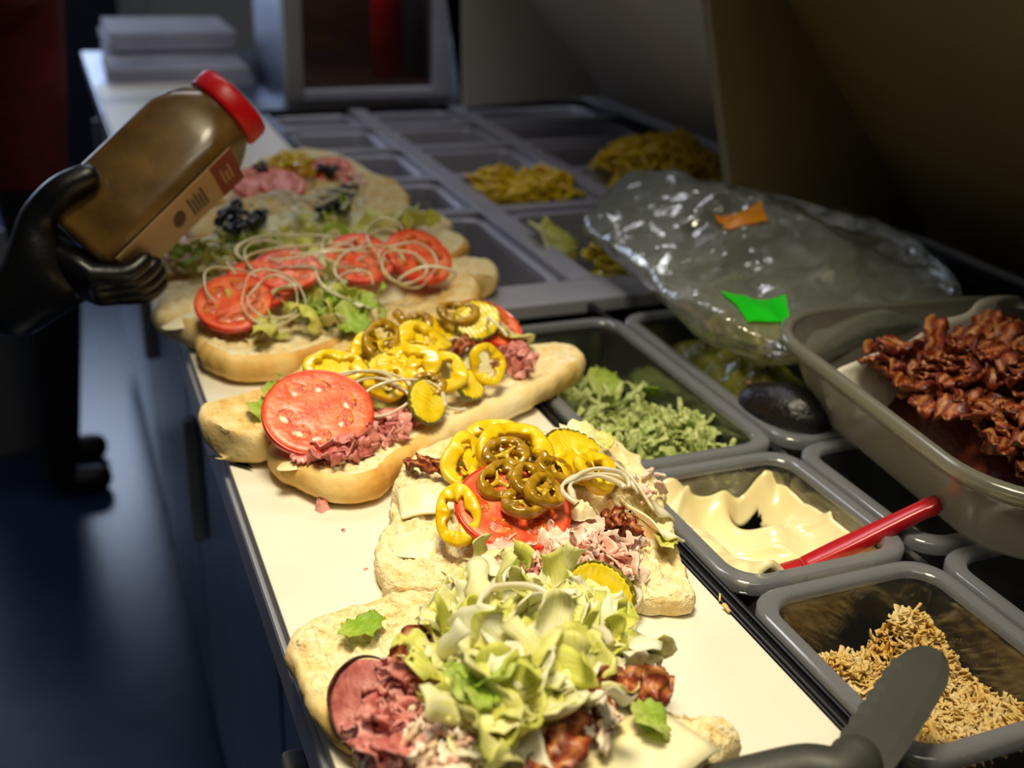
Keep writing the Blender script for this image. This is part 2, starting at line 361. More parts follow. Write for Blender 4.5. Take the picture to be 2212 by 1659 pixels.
# black rail with two ridges beside the board
r = ptp('rail', 0.3015, 0.317, 0.15, 1.172, -0.04, -0.001, 'black', 0.002)
for x in (0.3055, 0.3125): ptp('rail_ridge', x - 0.002, x + 0.002, 0.15, 1.172, -0.001, 0.0018, 'black', 0.0015)
ptp('front_lip', 0.312, 1.05, 1.172, 1.245, -0.02, -0.001, 'steel', 0.003)
ptp('side_lip', 0.302, 0.318, 1.172, 2.40, -0.02, -0.001, 'black', 0.002)
ptp('back_lip', 0.302, 1.10, 2.395, 2.50, -0.02, 0.004, 'black', 0.003)
ptp('hinge_strip', 1.045, 1.10, 0.15, 2.5, -0.02, 0.012, 'black', 0.003)
ptp('counter_top', -0.004, 1.10, 2.502, 3.4, -0.055, -0.0155, 'steel_dark', 0.004)
for x in (0.51, 0.735): ptp('divider_bar', x - 0.018, x + 0.018, 1.245, 2.395, -0.012, 0.0, 'steel', 0.002)
for y in (1.592, 1.802, 2.025, 2.23):
    for x0, x1 in ((0.318, 0.492), (0.528, 0.717), (0.753, 1.045)):
        ptp('cross_bar', x0, x1, y - 0.014, y + 0.014, -0.014, -0.002, 'steel', 0.002)
for x in (0.487,): ptp('divider_bar', x - 0.004, x + 0.004, 0.16, 1.172, -0.016, -0.006, 'black', 0.001)
# raised lids: leaning panel with an end cheek
def slab(name, pts, th_dir, m, parent):
    pts = [np.asarray(p, float) for p in pts]; n = len(pts); t = np.asarray(th_dir, float)
    V = pts + [p + t for p in pts]; F = [tuple(range(n)), tuple(range(2 * n - 1, n - 1, -1))]
    for i in range(n): F.append((i, (i + 1) % n, n + (i + 1) % n, n + i)[::-1])
    V = [v - np.array([0.55, 1.5, FZ]) for v in V]
    return ob(name, mk(name, V, F, False), m, parent)
ang = math.radians(48); ux, uz = -math.cos(ang), math.sin(ang)
nx_, nz_ = math.sin(ang), math.cos(ang)
def lid(yc0, yc1, xb, zb, L, m_in, m_ch, cheek):
    a = np.array([xb, yc0, zb]); b = np.array([xb, yc1, zb]); u = np.array([ux, 0, uz]) * L
    li = slab('lid', [a, b, b + u, a + u], (nx_ * 0.03, 0, nz_ * 0.03), m_in, pt)
    slab('lid_cheek', cheek, (0, 0.02, 0), m_ch, pt)
q0 = at_y(2003, 515, 1.18)
cheek = [at_y(1580, 400, 1.18), at_y(1700, 425, 1.18), q0, np.array([q0[0] + ux * 0.62, 1.18, q0[2] + uz * 0.62]), at_y(1500, -280, 1.18)]
lid(0.1, 1.18, q0[0], q0[2], 0.62, 'lid_panel_shaded', 'lid_panel_shaded', cheek)
q1 = at_y(1302, 208, 2.30)
cheek = [at_y(1004, 232, 2.30), q1, np.array([q1[0] + ux * 0.62, 2.30, q1[2] + uz * 0.62]), at_y(1000, -300, 2.30)]
lid(1.205, 2.30, q1[0], q1[2], 0.62, 'lid_panel_lit', 'lid_panel_lit', cheek)

cb = ob('cutting_board', boxmesh('cutting_board', 0.0, 0.3, -1.28, 1.28, -0.015, 0.0, 0.002, 2), 'board', None, (0, 1.5, 0))
tag(cb, 'long cream white plastic cutting board carrying the open sandwiches', 'cutting board')

# ------------------------------------------------------------------ food shapes
def bread_half(parent, name, outline, z0, h, seed, dish=0.004, rough=0.0022, bulge=0.007, tilt=(0, 0), crumb='crumb', crust='crust', nrim=220, ragged=0.0):
    """half a roll lying crumb side up: outline = (x, y) of the cut rim"""
    P = smooth_closed(np.asarray(outline, float)[:, :2], nrim); c = P.mean(0)
    D = P - c; ev, evec = np.linalg.eigh(D.T @ D); ax = evec[:, 1]; pr = D @ ax; half = (np.abs(pr).max() - np.abs(D @ evec[:, 0]).max()) * 0.8
    half = max(half, 0.001); Sg = c + np.clip(pr, -half, half)[:, None] * ax
    nx3 = np.c_[P, np.zeros(nrim)]
    P = P + (P - Sg) / (np.linalg.norm(P - Sg, axis=1)[:, None] + 1e-6) * (fbm(nx3 * 60, seed, 3) * (0.0018 + ragged))[:, None]
    def zt(xy): return tilt[0] * (xy[:, 0] - c[0]) + tilt[1] * (xy[:, 1] - c[1])
    V = []; nr = 52
    for r in np.linspace(0, 1, nr) ** 0.8:
        xy = Sg + (P - Sg) * r; q = np.c_[xy, np.zeros(nrim)]
        n1 = fbm(q * 55, seed + 3, 3) * rough * 1.1 + fbm(q * 240, seed + 5, 3) * rough * 0.85
        pit = -np.clip(vnoise(q * 190, seed + 9) - 0.45, 0, 1) * rough * 2.2
        z = z0 + h + dish * (r * r - 1) + (n1 + pit) * min(1, (1 - r) * 12 + 0.35) + zt(xy)
        V += list(np.c_[xy, z])
    F = grid_faces(nr, nrim, False, True)
    crumbm = mk('crumb', V, F)
    V2 = []
    prof = [(0.0, 1.0), (0.35, 0.97), (0.75, 0.86), (1.0, 0.66), (0.95, 0.42), (0.55, 0.2), (-0.2, 0.06), (-1.4, 0.0), (-3.5, 0.0)]
    out = (P - Sg) / (np.linalg.norm(P - Sg, axis=1)[:, None] + 1e-6)
    for k, (b, zz) in enumerate(prof):
        xy = P + out * (b * bulge); q = np.c_[xy, np.full(nrim, zz * h)]
        wob = fbm(q * 35, seed + 20, 3) * (0.0022 if k else 0.0)
        xy = xy + out * wob[:, None]
        z = z0 + h * zz + zt(P) + (0.0 if k else 0.0)
        if k == 0: z = np.asarray([v[2] for v in V[-nrim:]])
        V2 += list(np.c_[xy, np.maximum(z, z0 if tilt == (0, 0) else -1)])
    F2 = grid_faces(len(prof), nrim, False, True); F2.append(tuple(range((len(prof) - 1) * nrim, len(prof) * nrim)))
    loc = np.array([parent.location.x, parent.location.y, parent.location.z])
    crustm = mk('crust', [np.asarray(v) - loc for v in V2], F2)
    for v in crumbm.vertices: v.co = v.co - Vector(loc)
    hf = ob(name, crustm, crust, parent); ob('crumb', crumbm, crumb, hf)
    return hf
def pxo(pts, z): return np.array([at(x, y, z)[:2] for x, y in pts])

def ring_mesh(R, wd, ht, seed, wob=0.08, ell=1.0, n=44, cs=10, name='ring', arc=1.0, warp=0.0):
    V = []; full = arc >= 1.0; nn = n if full else int(n * arc)
    for i in range(nn):
        a = 2 * PI * i / n
        k = 1 + wob * (math.sin(2 * a + seed) * 0.5 + math.sin(3 * a + seed * 2.3) * 0.5 + 0.3 * math.sin(5 * a + seed * 1.7))
        ro = R * k; zc = warp * R * math.sin(2 * a + seed)
        wl = wd * (1 + 0.16 * math.sin(4 * a + seed) + 0.08 * math.sin(9 * a + 2 * seed))
        for j in range(cs):
            b = 2 * PI * j / cs; cx = math.cos(b); sx = math.sin(b)
            cx = math.copysign(abs(cx) ** 0.5, cx); sx = math.copysign(abs(sx) ** 0.4, sx)
            jag = (0.5 - 0.5 * cx) * wl * 0.42 * (math.sin(5 * a + seed * 3.1) * 0.4 + math.sin(3 * a + seed * 2.2) * 0.35 + math.sin(11 * a + seed) * 0.18)
            rr = ro - wl / 2 + cx * wl / 2 + jag
            V.append((rr * math.cos(a) * ell, rr * math.sin(a), zc + sx * ht / 2 * (1 + 0.15 * math.sin(9 * a + seed) * (1 - cx))))
    F = grid_faces(nn, cs, full, True)
    if not full: F += [tuple(range(cs)), tuple(range((nn - 1) * cs, nn * cs))[::-1]]
    return mk(name, V, F)
def disc_mesh(name, R, th, seed, ell=1.0, hf=None, n=48, nr=10, wob=0.02, edge=None):
    """solid disc; hf(x,y) adds to both faces; edge(a) scales the rim"""
    V = []; rs = list(np.linspace(0.0, 1.0, nr))
    def rim(a): return R * (1 + wob * math.sin(2 * a + seed) + wob * 0.6 * math.sin(3 * a + seed * 1.9)) * (edge(a) if edge else 1)
    for sgn in (1, -1):
        for r in (rs if sgn > 0 else rs[::-1]):
            for i in range(n):
                a = 2 * PI * i / n; ro = rim(a) * r; x, y = ro * math.cos(a) * ell, ro * math.sin(a)
                rnd_ = 1 if r < 0.95 else 0.72
                V.append((x, y, sgn * th / 2 * rnd_ + (hf(x, y, r, a) if hf else 0)))
    F = [tuple(reversed(f)) for f in grid_faces(2 * nr, n, False, True)]
    return mk(name, V, [f[::-1] for f in F])
def blobs(spots, r, seed, flat=0.6, n=6):
    parts = []; rr = random.Random(seed)
    for p in spots:
        V = []; F = []
        ra = r * rr.uniform(0.7, 1.25); a0 = rr.uniform(0, 6); st = rr.uniform(1.2, 1.9)
        for j in range(5):
            th = PI * j / 4
            for i in range(n):
                ph = 2 * PI * i / n; x = ra * st * math.sin(th) * math.cos(ph); y = ra * math.sin(th) * math.sin(ph)
                V.append((p[0] + x * math.cos(a0) - y * math.sin(a0), p[1] + x * math.sin(a0) + y * math.cos(a0), p[2] + ra * flat * math.cos(th)))
        parts.append((V, grid_faces(5, n, False, True)))
    V, F, U = join(parts); return V, F
# --- tomato slices
def tomato(name, R, seed, ell=1.0, th=0.007, pockets=7, bend=0.0):
    t = empty(name); rr = random.Random(seed)
    po = [(rr.uniform(0, 0.35) + 2 * PI * k / pockets, rr.uniform(0.52, 0.64)) for k in range(pockets)]
    def hf(x, y, r, a):
        z = 0
        for pa, pr in po:
            d = math.hypot(x / ell - R * pr * math.cos(pa), y - R * pr * math.sin(pa)); z -= 0.0014 * math.exp(-(d / (R * 0.17)) ** 2)
        return z + 0.0006 * math.sin(40 / R * 0.02 * x + seed) + bend * (x * x) / R
    ob('flesh', disc_mesh('flesh', R * 0.965, th, seed, ell, hf, 56, 16), 'tomato_flesh', t)
    sk = []
    V = []; n = 56
    for i in range(n):
        a = 2 * PI * i / n; k = R * (1 + 0.02 * math.sin(2 * a + seed) + 0.012 * math.sin(3 * a + seed * 1.9)); bz = bend * (k * math.cos(a) * ell) ** 2 / R
        for rr_, zz in ((0.955, 0.47), (0.985, 0.44), (1.0, 0.2), (1.0, -0.2), (0.985, -0.44), (0.955, -0.47)):
            V.append((k * rr_ * math.cos(a) * ell, k * rr_ * math.sin(a), zz * th + bz))
    ob('skin', mk('skin', V, grid_faces(n, 6, True, True)), 'tomato_skin', t)
    seeds = []
    for pa, pr in po:
        cx, cy = R * pr * math.cos(pa) * ell, R * pr * math.sin(pa)
        def hb(x, y, r, a): return 0.0011 * (1 - r * r)
        bz = bend * cx * cx / R
        ob('seed_pocket', disc_mesh('seed_pocket', R * 0.20, 0.0016, seed + pa, 1.25, hb, 22, 5, 0.12), 'tomato_jelly', t, (cx, cy, th / 2 - 0.0012 + bz), (0, 0, math.degrees(pa) + 90))
        for k in range(6):
            q = rr.uniform(0, 6.3); d = R * 0.16 * math.sqrt(rr.random()); seeds.append((cx + d * math.cos(q), cy + d * math.sin(q), th / 2 + 0.0002 + bz))
    V, F = blobs(seeds, 0.0008, seed); ob('seeds', mk('seeds', V, F), 'seed', t)
    return t
# --- crinkle cut pickle
def pickle(name, R, seed, ell=1.25, th=0.005, bend=0.0, freq=1.0):
    t = empty(name); wv = 2 * PI / (0.0048 / freq)
    def hf(x, y, r, a): return 0.0009 * math.sin(x * wv) + bend * y * y / R + 0.0006 * math.sin(y * 300 + seed) * (1 - r)
    ob('flesh', disc_mesh('flesh', R * 0.97, th, seed, ell, hf, 64, 22, 0.03), 'pickle', t)
    V = []; n = 96
    for i in range(n):
        a = 2 * PI * i / n; k = R * (1 + 0.03 * math.sin(2 * a + seed) + 0.018 * math.sin(3 * a + seed * 1.9)) * (1 + 0.018 * math.sin(a * 22))
        for rr_, zz in ((0.955, 0.5), (0.99, 0.48), (1.015, 0.2), (1.015, -0.2), (0.99, -0.48), (0.955, -0.5)):
            x, y = k * rr_ * math.cos(a) * ell, k * rr_ * math.sin(a); V.append((x, y, zz * th + hf(x, y, 1, a)))
    ob('skin', mk('skin', V, grid_faces(n, 6, True, True)), 'pickle_skin', t)
    return t
# --- banana pepper and jalapeno rings
def pepper(name, R, seed, ell=1.2, wd=0.004, ht=0.006, web=True, wob=0.08, warp=0.1):
    t = empty(name)
    ob('wall', ring_mesh(R, wd, ht, seed, wob, ell, warp=warp), 'pepper', t)
    if web:
        rr = random.Random(seed)
        for k in range(2):
            a = rr.uniform(0, 6.3) ; L = R * 0.62
            P = [np.array([math.cos(a) * R * 0.85 * ell * s + math.sin(a) * 0.002 * k, math.sin(a) * R * 0.85 * s, 0.0006 * math.sin(5 * s)]) for s in np.linspace(1, 0.2, 6)]
            ob('membrane', tube('membrane', P, [0.0016, 0.0013, 0.001, 0.0009, 0.001, 0.0012], 6), 'pepper', t)
    return t
def jalapeno(name, R, seed, ell=1.25, wd=0.0052, ht=0.009):
    t = empty(name)
    ob('wall', ring_mesh(R, wd, ht, seed, 0.06, ell, warp=0.05), 'jalapeno', t)
    rr = random.Random(seed); a0 = rr.uniform(0, PI)
    for k in range(3):
        a = a0 + k * 2 * PI / 3 + rr.uniform(-0.3, 0.3)
        P = [np.array([math.cos(a) * R * 0.88 * ell * s, math.sin(a) * R * 0.88 * s, -0.0008]) for s in np.linspace(1, 0, 5)]
        ob('membrane', tube('membrane', P, [0.0022, 0.0016, 0.0014, 0.002, 0.003], 7), 'jalapeno_flesh', t)
    sp = [(R * 0.55 * ell * math.cos(a0 + 0.6 + k * 0.9), R * 0.55 * math.sin(a0 + 0.6 + k * 0.9), 0.0006) for k in range(7)]
    V, F = blobs(sp, 0.0014, seed); ob('seeds', mk('seeds', V, F), 'jalapeno_flesh', t)
    return t
# --- lettuce ribbons
def lettuce_part(seed, L=None, W=None):
    rr = random.Random(seed); L = L or rr.uniform(0.03, 0.075); W = W or rr.uniform(0.008, 0.022); n = 16
    k1 = rr.uniform(-45, 45) * (0.035 / L + 0.4); k2 = rr.uniform(-25, 25); tw = rr.uniform(-40, 40)
    T = np.array([1.0, 0, 0]); B = np.array([0, 1.0, 0]); p = np.zeros(3); P = []; Bs = []; Ns = []; ds = L / n
    for i in range(n):
        N_ = np.cross(T, B); P.append(p.copy()); Bs.append(B.copy()); Ns.append(N_.copy()); p = p + T * ds
        c1 = k1 * (1 + 0.6 * math.sin(i * 0.7 + seed)) * ds; c2 = k2 * ds * math.sin(i * 0.5 + seed * 1.3)
        T = T + N_ * c1 + B * c2; T /= np.linalg.norm(T); B = B - T * (B @ T); B = B + np.cross(T, B) * tw * ds * 0.5; B /= np.linalg.norm(B)
    P = np.array(P); P -= P.mean(0)
    Wd = np.array([W * (0.55 + 0.45 * math.sin(PI * (0.12 + 0.8 * i / n)) + 0.16 * math.sin(i * 1.7 + seed) + rr.uniform(-0.1, 0.1)) for i in range(n)])
    ph = rr.uniform(0, 6); am = W * rr.uniform(0.05, 0.16); fr = rr.uniform(10, 22)
    cup = rr.uniform(-0.3, 0.3) * W
    return ribbon(P, Bs, Ns, Wd, 0.0009, 6, lambda u, v: am * math.sin(fr * u + ph + v * 2) * (0.3 + v * v) + cup * v * v)
def leaf_part(seed, R=0.024):
    """broad crinkled leaf piece"""
    rr = random.Random(seed); n = 14; m = 12; k = rr.uniform(6, 22); P = []; Bs = []; Ns = []
    for i in range(n):
        u = i / (n - 1) - 0.5; a = u * R * 2 * k; P.append(np.array([math.sin(a) / k, 0.002 * math.sin(3 * u + seed), (1 - math.cos(a)) / k])); Bs.append(np.array([0, 1.0, 0])); Ns.append(np.array([-math.sin(a), 0, math.cos(a)]))
    W = np.array([R * 1.7 * (0.35 + 0.65 * math.sin(PI * (i + 0.7) / (n + 0.4)) + 0.14 * math.sin(i * 1.9 + seed)) for i in range(n)])
    def d(u, v): return 0.10 * R * math.sin(9 * u + seed + 3 * v) * (0.2 + abs(v)) + 0.07 * R * math.sin(17 * u * v + seed * 2) + 0.16 * R * v * v * math.sin(seed)
    return ribbon(P, Bs, Ns, W, 0.0009, m, d)
# --- shaved meat: a folded, ruffled sheet standing in loose waves
def shaving_part(seed, L=0.03, H=0.012, amp=0.006, folds=3.0, th=0.0011):
    rr = random.Random(seed); n = 30; P = []; Bs = []; Ns = []
    ph = rr.uniform(0, 6)
    pts = []
    for i in range(n):
        u = i / (n - 1); a = folds * 2 * PI * u + ph
        pts.append((L * (u - 0.5) + amp * 0.5 * math.sin(2 * a + 1) + rr.uniform(-1, 1) * 0.0003, amp * math.sin(a) * (0.6 + 0.5 * math.sin(3 * u + seed)), 0.002 * math.sin(4 * u + seed)))
    P = np.array(pts); T = np.gradient(P, axis=0); T /= np.linalg.norm(T, axis=1)[:, None]
    for i in range(n):
        b = np.array([0.5 * math.sin(seed + i * 0.25), 0.5 * math.cos(seed * 1.3 + i * 0.31), 1.0]); b -= T[i] * (b @ T[i]); b /= np.linalg.norm(b); Bs.append(b); Ns.append(np.cross(T[i], b))
    W = np.array([H * (0.6 + 0.35 * math.sin(i * 0.45 + seed) + 0.12 * rr.uniform(-1, 1)) for i in range(n)])
    return ribbon(P, Bs, Ns, W, th, 5, lambda u, v: 0.0012 * math.sin(14 * u + 3 * v + seed))
def flake_part(seed, L=0.02, W=0.009, th=0.0022):
    rr = random.Random(seed); n = 9; k = rr.uniform(-40, 40); P = []; Ns = []
    for i in range(n):
        u = i / (n - 1) - 0.5; a = u * L * k; P.append(np.array([math.sin(a) / k, rr.uniform(-1, 1) * 0.0005, (1 - math.cos(a)) / k])); Ns.append(np.array([-math.sin(a), 0, math.cos(a)]))
    Wd = [W * (0.4 + 0.6 * math.sin(PI * (i + 1) / (n + 1)) + rr.uniform(-0.22, 0.22)) for i in range(n)]
    return ribbon(P, [np.array([0, 1.0, 0])] * n, Ns, Wd, th, 5, lambda u, v: 0.0012 * math.sin(11 * u + 5 * v + seed))
# --- bacon
def bacon_part(seed, L=0.09, W=0.024, wav=0.005):
    rr = random.Random(seed); n = 44; f1 = rr.uniform(2, 3.5); ph = rr.uniform(0, 6); P = []; Bs = []; Ns = []
    for i in range(n):
        u = i / (n - 1); P.append(np.array([L * (u - 0.5), 0.0035 * math.sin(5 * u + seed), wav * math.sin(f1 * 2 * PI * u + ph) + 0.4 * wav * math.sin(9 * u + seed)]))
    P = np.array(P); T = np.gradient(P, axis=0); T /= np.linalg.norm(T, axis=1)[:, None]
    for i in range(n):
        u = i / (n - 1); tw = 0.5 * math.sin(6 * u + seed); b = np.array([0, math.cos(tw), math.sin(tw)]); b -= T[i] * (b @ T[i]); b /= np.linalg.norm(b); Bs.append(b); Ns.append(np.cross(T[i], b))
    Wd = [W * (0.82 + 0.1 * math.sin(i * 0.55 + seed) + 0.08 * rr.uniform(-1, 1)) * min(1, 0.45 + i * 0.2, 0.45 + (n - 1 - i) * 0.2) for i in range(n)]
    return ribbon(P, Bs, Ns, Wd, 0.0026, 9, lambda u, v: 0.0022 * math.sin(26 * u + 4 * v + seed) * (0.3 + abs(v)) + 0.0009 * math.sin(60 * u * (1 + v) + seed))
def mound(name, cx, cy, rx, ry, z0, h, seed, m, rough=0.004, freq=90, rz=0.0, label=None, cat=None, kind=None):
    """lumpy heap with a closed underside"""
    n = 60; nr = 20; V = []
    for r in np.linspace(0, 1, nr):
        for i in range(n):
            a = 2 * PI * i / n; k = 1 + 0.12 * math.sin(3 * a + seed) + 0.07 * math.sin(5 * a + 2 * seed)
            x, y = rx * r * k * math.cos(a), ry * r * k * math.sin(a); V.append([x, y, h * (1 - r ** 2.4)])
    V = np.array(V); V[:, 2] += fbm(V * freq, seed, 3) * rough * np.clip(1.2 - np.repeat(np.linspace(0, 1, nr), n), 0.1, 1)
    c, s = math.cos(rz), math.sin(rz); V[:, :2] = V[:, :2] @ np.array([[c, s], [-s, c]])
    F = grid_faces(nr, n, False, True); F.append(tuple(range((nr - 1) * n, nr * n))[::-1])
    o = ob(name, mk(name, V, F), m, None, (cx, cy, z0))
    return tag(o, label, cat, None, kind)

# shared shapes
def mku(name, p): return mk(name, p[0], p[1], True, p[2])
LET = [mku('lettuce_shred', lettuce_part(s)) for s in range(26)]
PEP = [mk('pepper_piece', *leaf_part(40 + s, 0.013 + 0.0016 * s)[:2]) for s in range(6)]
for m_ in PEP: m_.materials.append(M['pepper'])
LETL = [mku('lettuce_shred', lettuce_part(100 + s, 0.075 + 0.004 * s, 0.010 + 0.001 * s)) for s in range(8)]
LEAF = [mku('lettuce_leaf', leaf_part(s, 0.014 + 0.002 * (s % 6))) for s in range(12)]
SHAV = [mk('beef_shaving', *shaving_part(s, 0.026 + 0.002 * (s % 5), 0.014 + 0.0015 * (s % 4), 0.006 + 0.0008 * (s % 5), 1.0 + 0.3 * (s % 4), 0.0016)[:2]) for s in range(12)]
def crumple_part(seed, R):
    p = leaf_part(seed, R); V = np.asarray(p[0]); n_ = len(V) // 2; q = V[:n_] * (2.2 / R) ; dz = fbm(q * 0.5, seed, 2) * R * 0.42
    V[:n_, 2] += dz; V[n_:, 2] += dz - 0.0007; V[:, 0] *= 0.8; return list(V), p[1], p[2]
SHAV += [mk('beef_shaving', *crumple_part(70 + s, 0.011 + 0.0012 * s)[:2]) for s in range(9)]
HSHAV = [m_.copy() for m_ in SHAV]
FLK = [mk('meat_flake', *flake_part(s, 0.013 + 0.002 * (s % 5), 0.006 + 0.001 * (s % 4))[:2]) for s in range(14)]
for l_, mt in ((LET, 'lettuce'), (LETL, 'lettuce'), (LEAF, 'lettuce'), (SHAV, 'beef'), (HSHAV, 'ham'), (FLK, 'turkey')):
    for m_ in l_: m_.materials.append(M[mt])
FLKH = []
for m_ in FLK: c_ = m_.copy(); c_.materials.clear(); c_.materials.append(M['ham']); FLKH.append(c_)
LEAFG = []
for m_ in LEAF + LET[:10]: c_ = m_.copy(); c_.materials.clear(); c_.materials.append(M['lettuce_green']); LEAFG.append(c_)

def scatter(name, meshes, n, region, zf, label, cat, group, seed, tilt=50, sc=(0.8, 1.2), flat=False):
    """individual pieces over a region: region() gives photo coords, zf(px,py) the height they lie at"""
    rr = random.Random(seed)
    for k in range(n):
        px, py = region(rr); z = zf(px, py, rr)
        o = ob(name, meshes[rr.randrange(len(meshes))], None, None, at(px, py, z), (rr.gauss(0, tilt * 0.6) + (15 if not flat else 0), rr.gauss(0, tilt * 0.6), rr.uniform(0, 360)), rr.uniform(*sc))
        tag(o, label, cat, group)
def ell_region(cx, cy, rx, ry, ang=0.0):
    c, s = math.cos(math.radians(ang)), math.sin(math.radians(ang))
    def f(rr):
        a = rr.uniform(0, 2 * PI); r = math.sqrt(rr.random()); x, y = r * rx * math.cos(a), r * ry * math.sin(a); return cx + x * c - y * s, cy + x * s + y * c
    return f
def heap_z(cx, cy, rx, ry, z0, H):
    def f(px, py, rr): d = ((px - cx) / rx) ** 2 + ((py - cy) / ry) ** 2; return z0 + H * max(0.0, 1 - d) * rr.uniform(0.75, 1.05)
    return f
def topping(o, px, py, z, rot=(0, 0, 0), sc=1.0, label=None, cat=None, group=None):
    put(o, at(px, py, z), rot, sc); return tag(o, label, cat, group)
def single(name, part, m, px, py, z, rot, label, cat, group=None, sc=1.0, smooth=True):
    me = mk(name, part[0], part[1], smooth, part[2] if len(part) > 2 else None)
    return tag(ob(name, me, m, None, at(px, py, z), rot, sc), label, cat, group)
def cheese_part(w, h, th=0.0022, seed=0, bend=0.002):
    n = 16; P = [np.array([w * (i / (n - 1) - 0.5), 0, bend * math.sin(4 * i / n + seed) + bend * 0.6 * math.sin(9 * i / n + seed)]) for i in range(n)]
    return ribbon(P, [np.array([0, 1.0, 0])] * n, [np.array([0, 0, 1.0])] * n, h, th, 10, lambda u, v: bend * math.sin(2.5 * v + 3 * u + seed))
def onion(px, py, z, R, rot, label, seed, ell=1.15, arc=1.0, wd=0.0018, ht=0.003, group=None):
    me = ring_mesh(R, wd, ht, seed, 0.09, ell, 40, 8, 'onion_ring', arc, 0.12)
    return tag(ob('onion_ring', me, 'onion', None, at(px, py, z), rot), label, 'onion', group)

# ------------------------------------------------------------------ sandwich A: nearest, lettuce heap
NA = 'nearest sandwich'
rA = empty('sub_roll', at(1130, 1480, 0)); tag(rA, 'open sub roll buried under shredded lettuce, nearest the camera', 'bread')
bread_half(rA, 'bottom_half', pxo([(800, 1580), (870, 1440), (1000, 1330), (1180, 1320), (1330, 1430), (1440, 1540), (1546, 1548), (1560, 1610), (1450, 1690), (1250, 1760), (1000, 1790), (840, 1700)], 0.028), 0, 0.028, 1, 0.003, 0.0046, 0.006, ragged=0.003, crust='crust_torn')
bread_half(rA, 'top_half', pxo([(642, 1385), (690, 1340), (790, 1305), (890, 1280), (1000, 1300), (1010, 1440), (930, 1560), (830, 1595), (730, 1545), (665, 1465)], 0.022), 0, 0.022, 2, 0.004, 0.0034, 0.006)
mound('lettuce_bed', *at(1110, 1500, 0.026)[:2], 0.070, 0.075, 0.026, 0.026, 3, 'lettuce', 0.006, 70, label='packed shredded lettuce at the core of the nearest heap', cat='lettuce', kind='stuff')
gA = 'lettuce heaped on the nearest sandwich'; lA = 'pale shredded iceberg lettuce piece heaped on the nearest sandwich'
zA = heap_z(1120, 1470, 330, 300, 0.026, 0.050)
def reg_A(cx, cy, rx, ry):
    f = ell_region(cx, cy, rx, ry)
    def g(rr):
        while True:
            x, y = f(rr)
            if (x < 985 and y < 1330) or (x < 1030 and y > 1490) or (x < 920 and y > 1380) or (1110 < x and y > 1545) or (x > 1260 and y > 1440): continue
            return x, y
    return g
scatter('lettuce_shred', LET, 110, reg_A(1130, 1430, 250, 190), zA, lA, 'lettuce', gA, 11, 42)
scatter('lettuce_shred', LETL, 16, reg_A(1110, 1400, 190, 150), zA, lA, 'lettuce', gA, 12, 35)
scatter('lettuce_leaf', LEAF, 46, reg_A(1120, 1430, 220, 190), zA, 'broad pale lettuce leaf piece in the nearest heap', 'lettuce', 'lettuce leaves in the nearest heap', 13, 45)
scatter('lettuce_shred', LET, 14, ell_region(1070, 1265, 90, 45), lambda a, b, r: r.uniform(0.03, 0.055), lA, 'lettuce', gA, 14, 60)
for i, (px, py, z, rt) in enumerate([(1040, 1490, 0.082, (20, 10, 30)), (1000, 1480, 0.08, (35, -10, 80)), (1055, 1460, 0.082, (10, 20, 140)), (1115, 1235, 0.052, (45, 0, 20)), (1400, 1540, 0.05, (30, 10, 0)), (1410, 1560, 0.05, (20, 20, 60)), (1190, 1545, 0.066, (30, -20, 10))]):
    tag(ob('lettuce_leaf', LEAFG[i], None, None, at(px, py, z), rt, 0.9 if i < 3 else 0.5), 'bright green crinkled leaf piece in the nearest lettuce heap', 'lettuce', 'green leaves in the nearest heap')
tag(ob('lettuce_leaf', LEAFG[3], None, None, at(782, 1352, 0.029), (5, 5, 35), (0.85, 0.6, 0.6)), 'small bright green lettuce scrap lying alone on bare bread', 'lettuce')
# roast beef slice with dark rim and shavings at the left
bs = empty('roast_beef_slice'); 
ob('meat', disc_mesh('meat', 0.036, 0.004, 2, 0.75, lambda x, y, r, a: 0.003 * math.sin(60 * y + 2) + 0.002 * math.sin(90 * x), 50, 14, 0.05), 'beef', bs)
ob('browned_rim', ring_mesh(0.0375, 0.0022, 0.0055, 2, 0.05, 0.76, 60, 8, 'browned_rim'), 'beef_rim', bs)
topping(bs, 815, 1530, 0.030, (30, -34, 14), 0.9, 'pink roast beef slice with a dark browned rim, left of the lettuce heap', 'roast beef')
gB = 'roast beef shavings on the nearest sandwich'
mound('roast_beef_core', *at(850, 1580, 0.026)[:2], 0.02, 0.036, 0.024, 0.024, 5, 'beef', 0.007, 130, 0.2, label='tight wad of pink roast beef left of the lettuce heap', cat='roast beef')
scatter('beef_shaving', SHAV, 44, ell_region(860, 1545, 50, 115, 18), lambda a, b, r: r.uniform(0.038, 0.056), 'pink roast beef shaving beside the lettuce on the nearest sandwich', 'roast beef', gB, 15, 40, (0.7, 1.05))
scatter('beef_shaving', SHAV, 9, ell_region(1168, 1278, 32, 40), lambda a, b, r: r.uniform(0.038, 0.05), 'roast beef shaving peeking out behind the lettuce heap', 'roast beef', 'roast beef behind the lettuce heap', 16, 40, (0.6, 0.9))
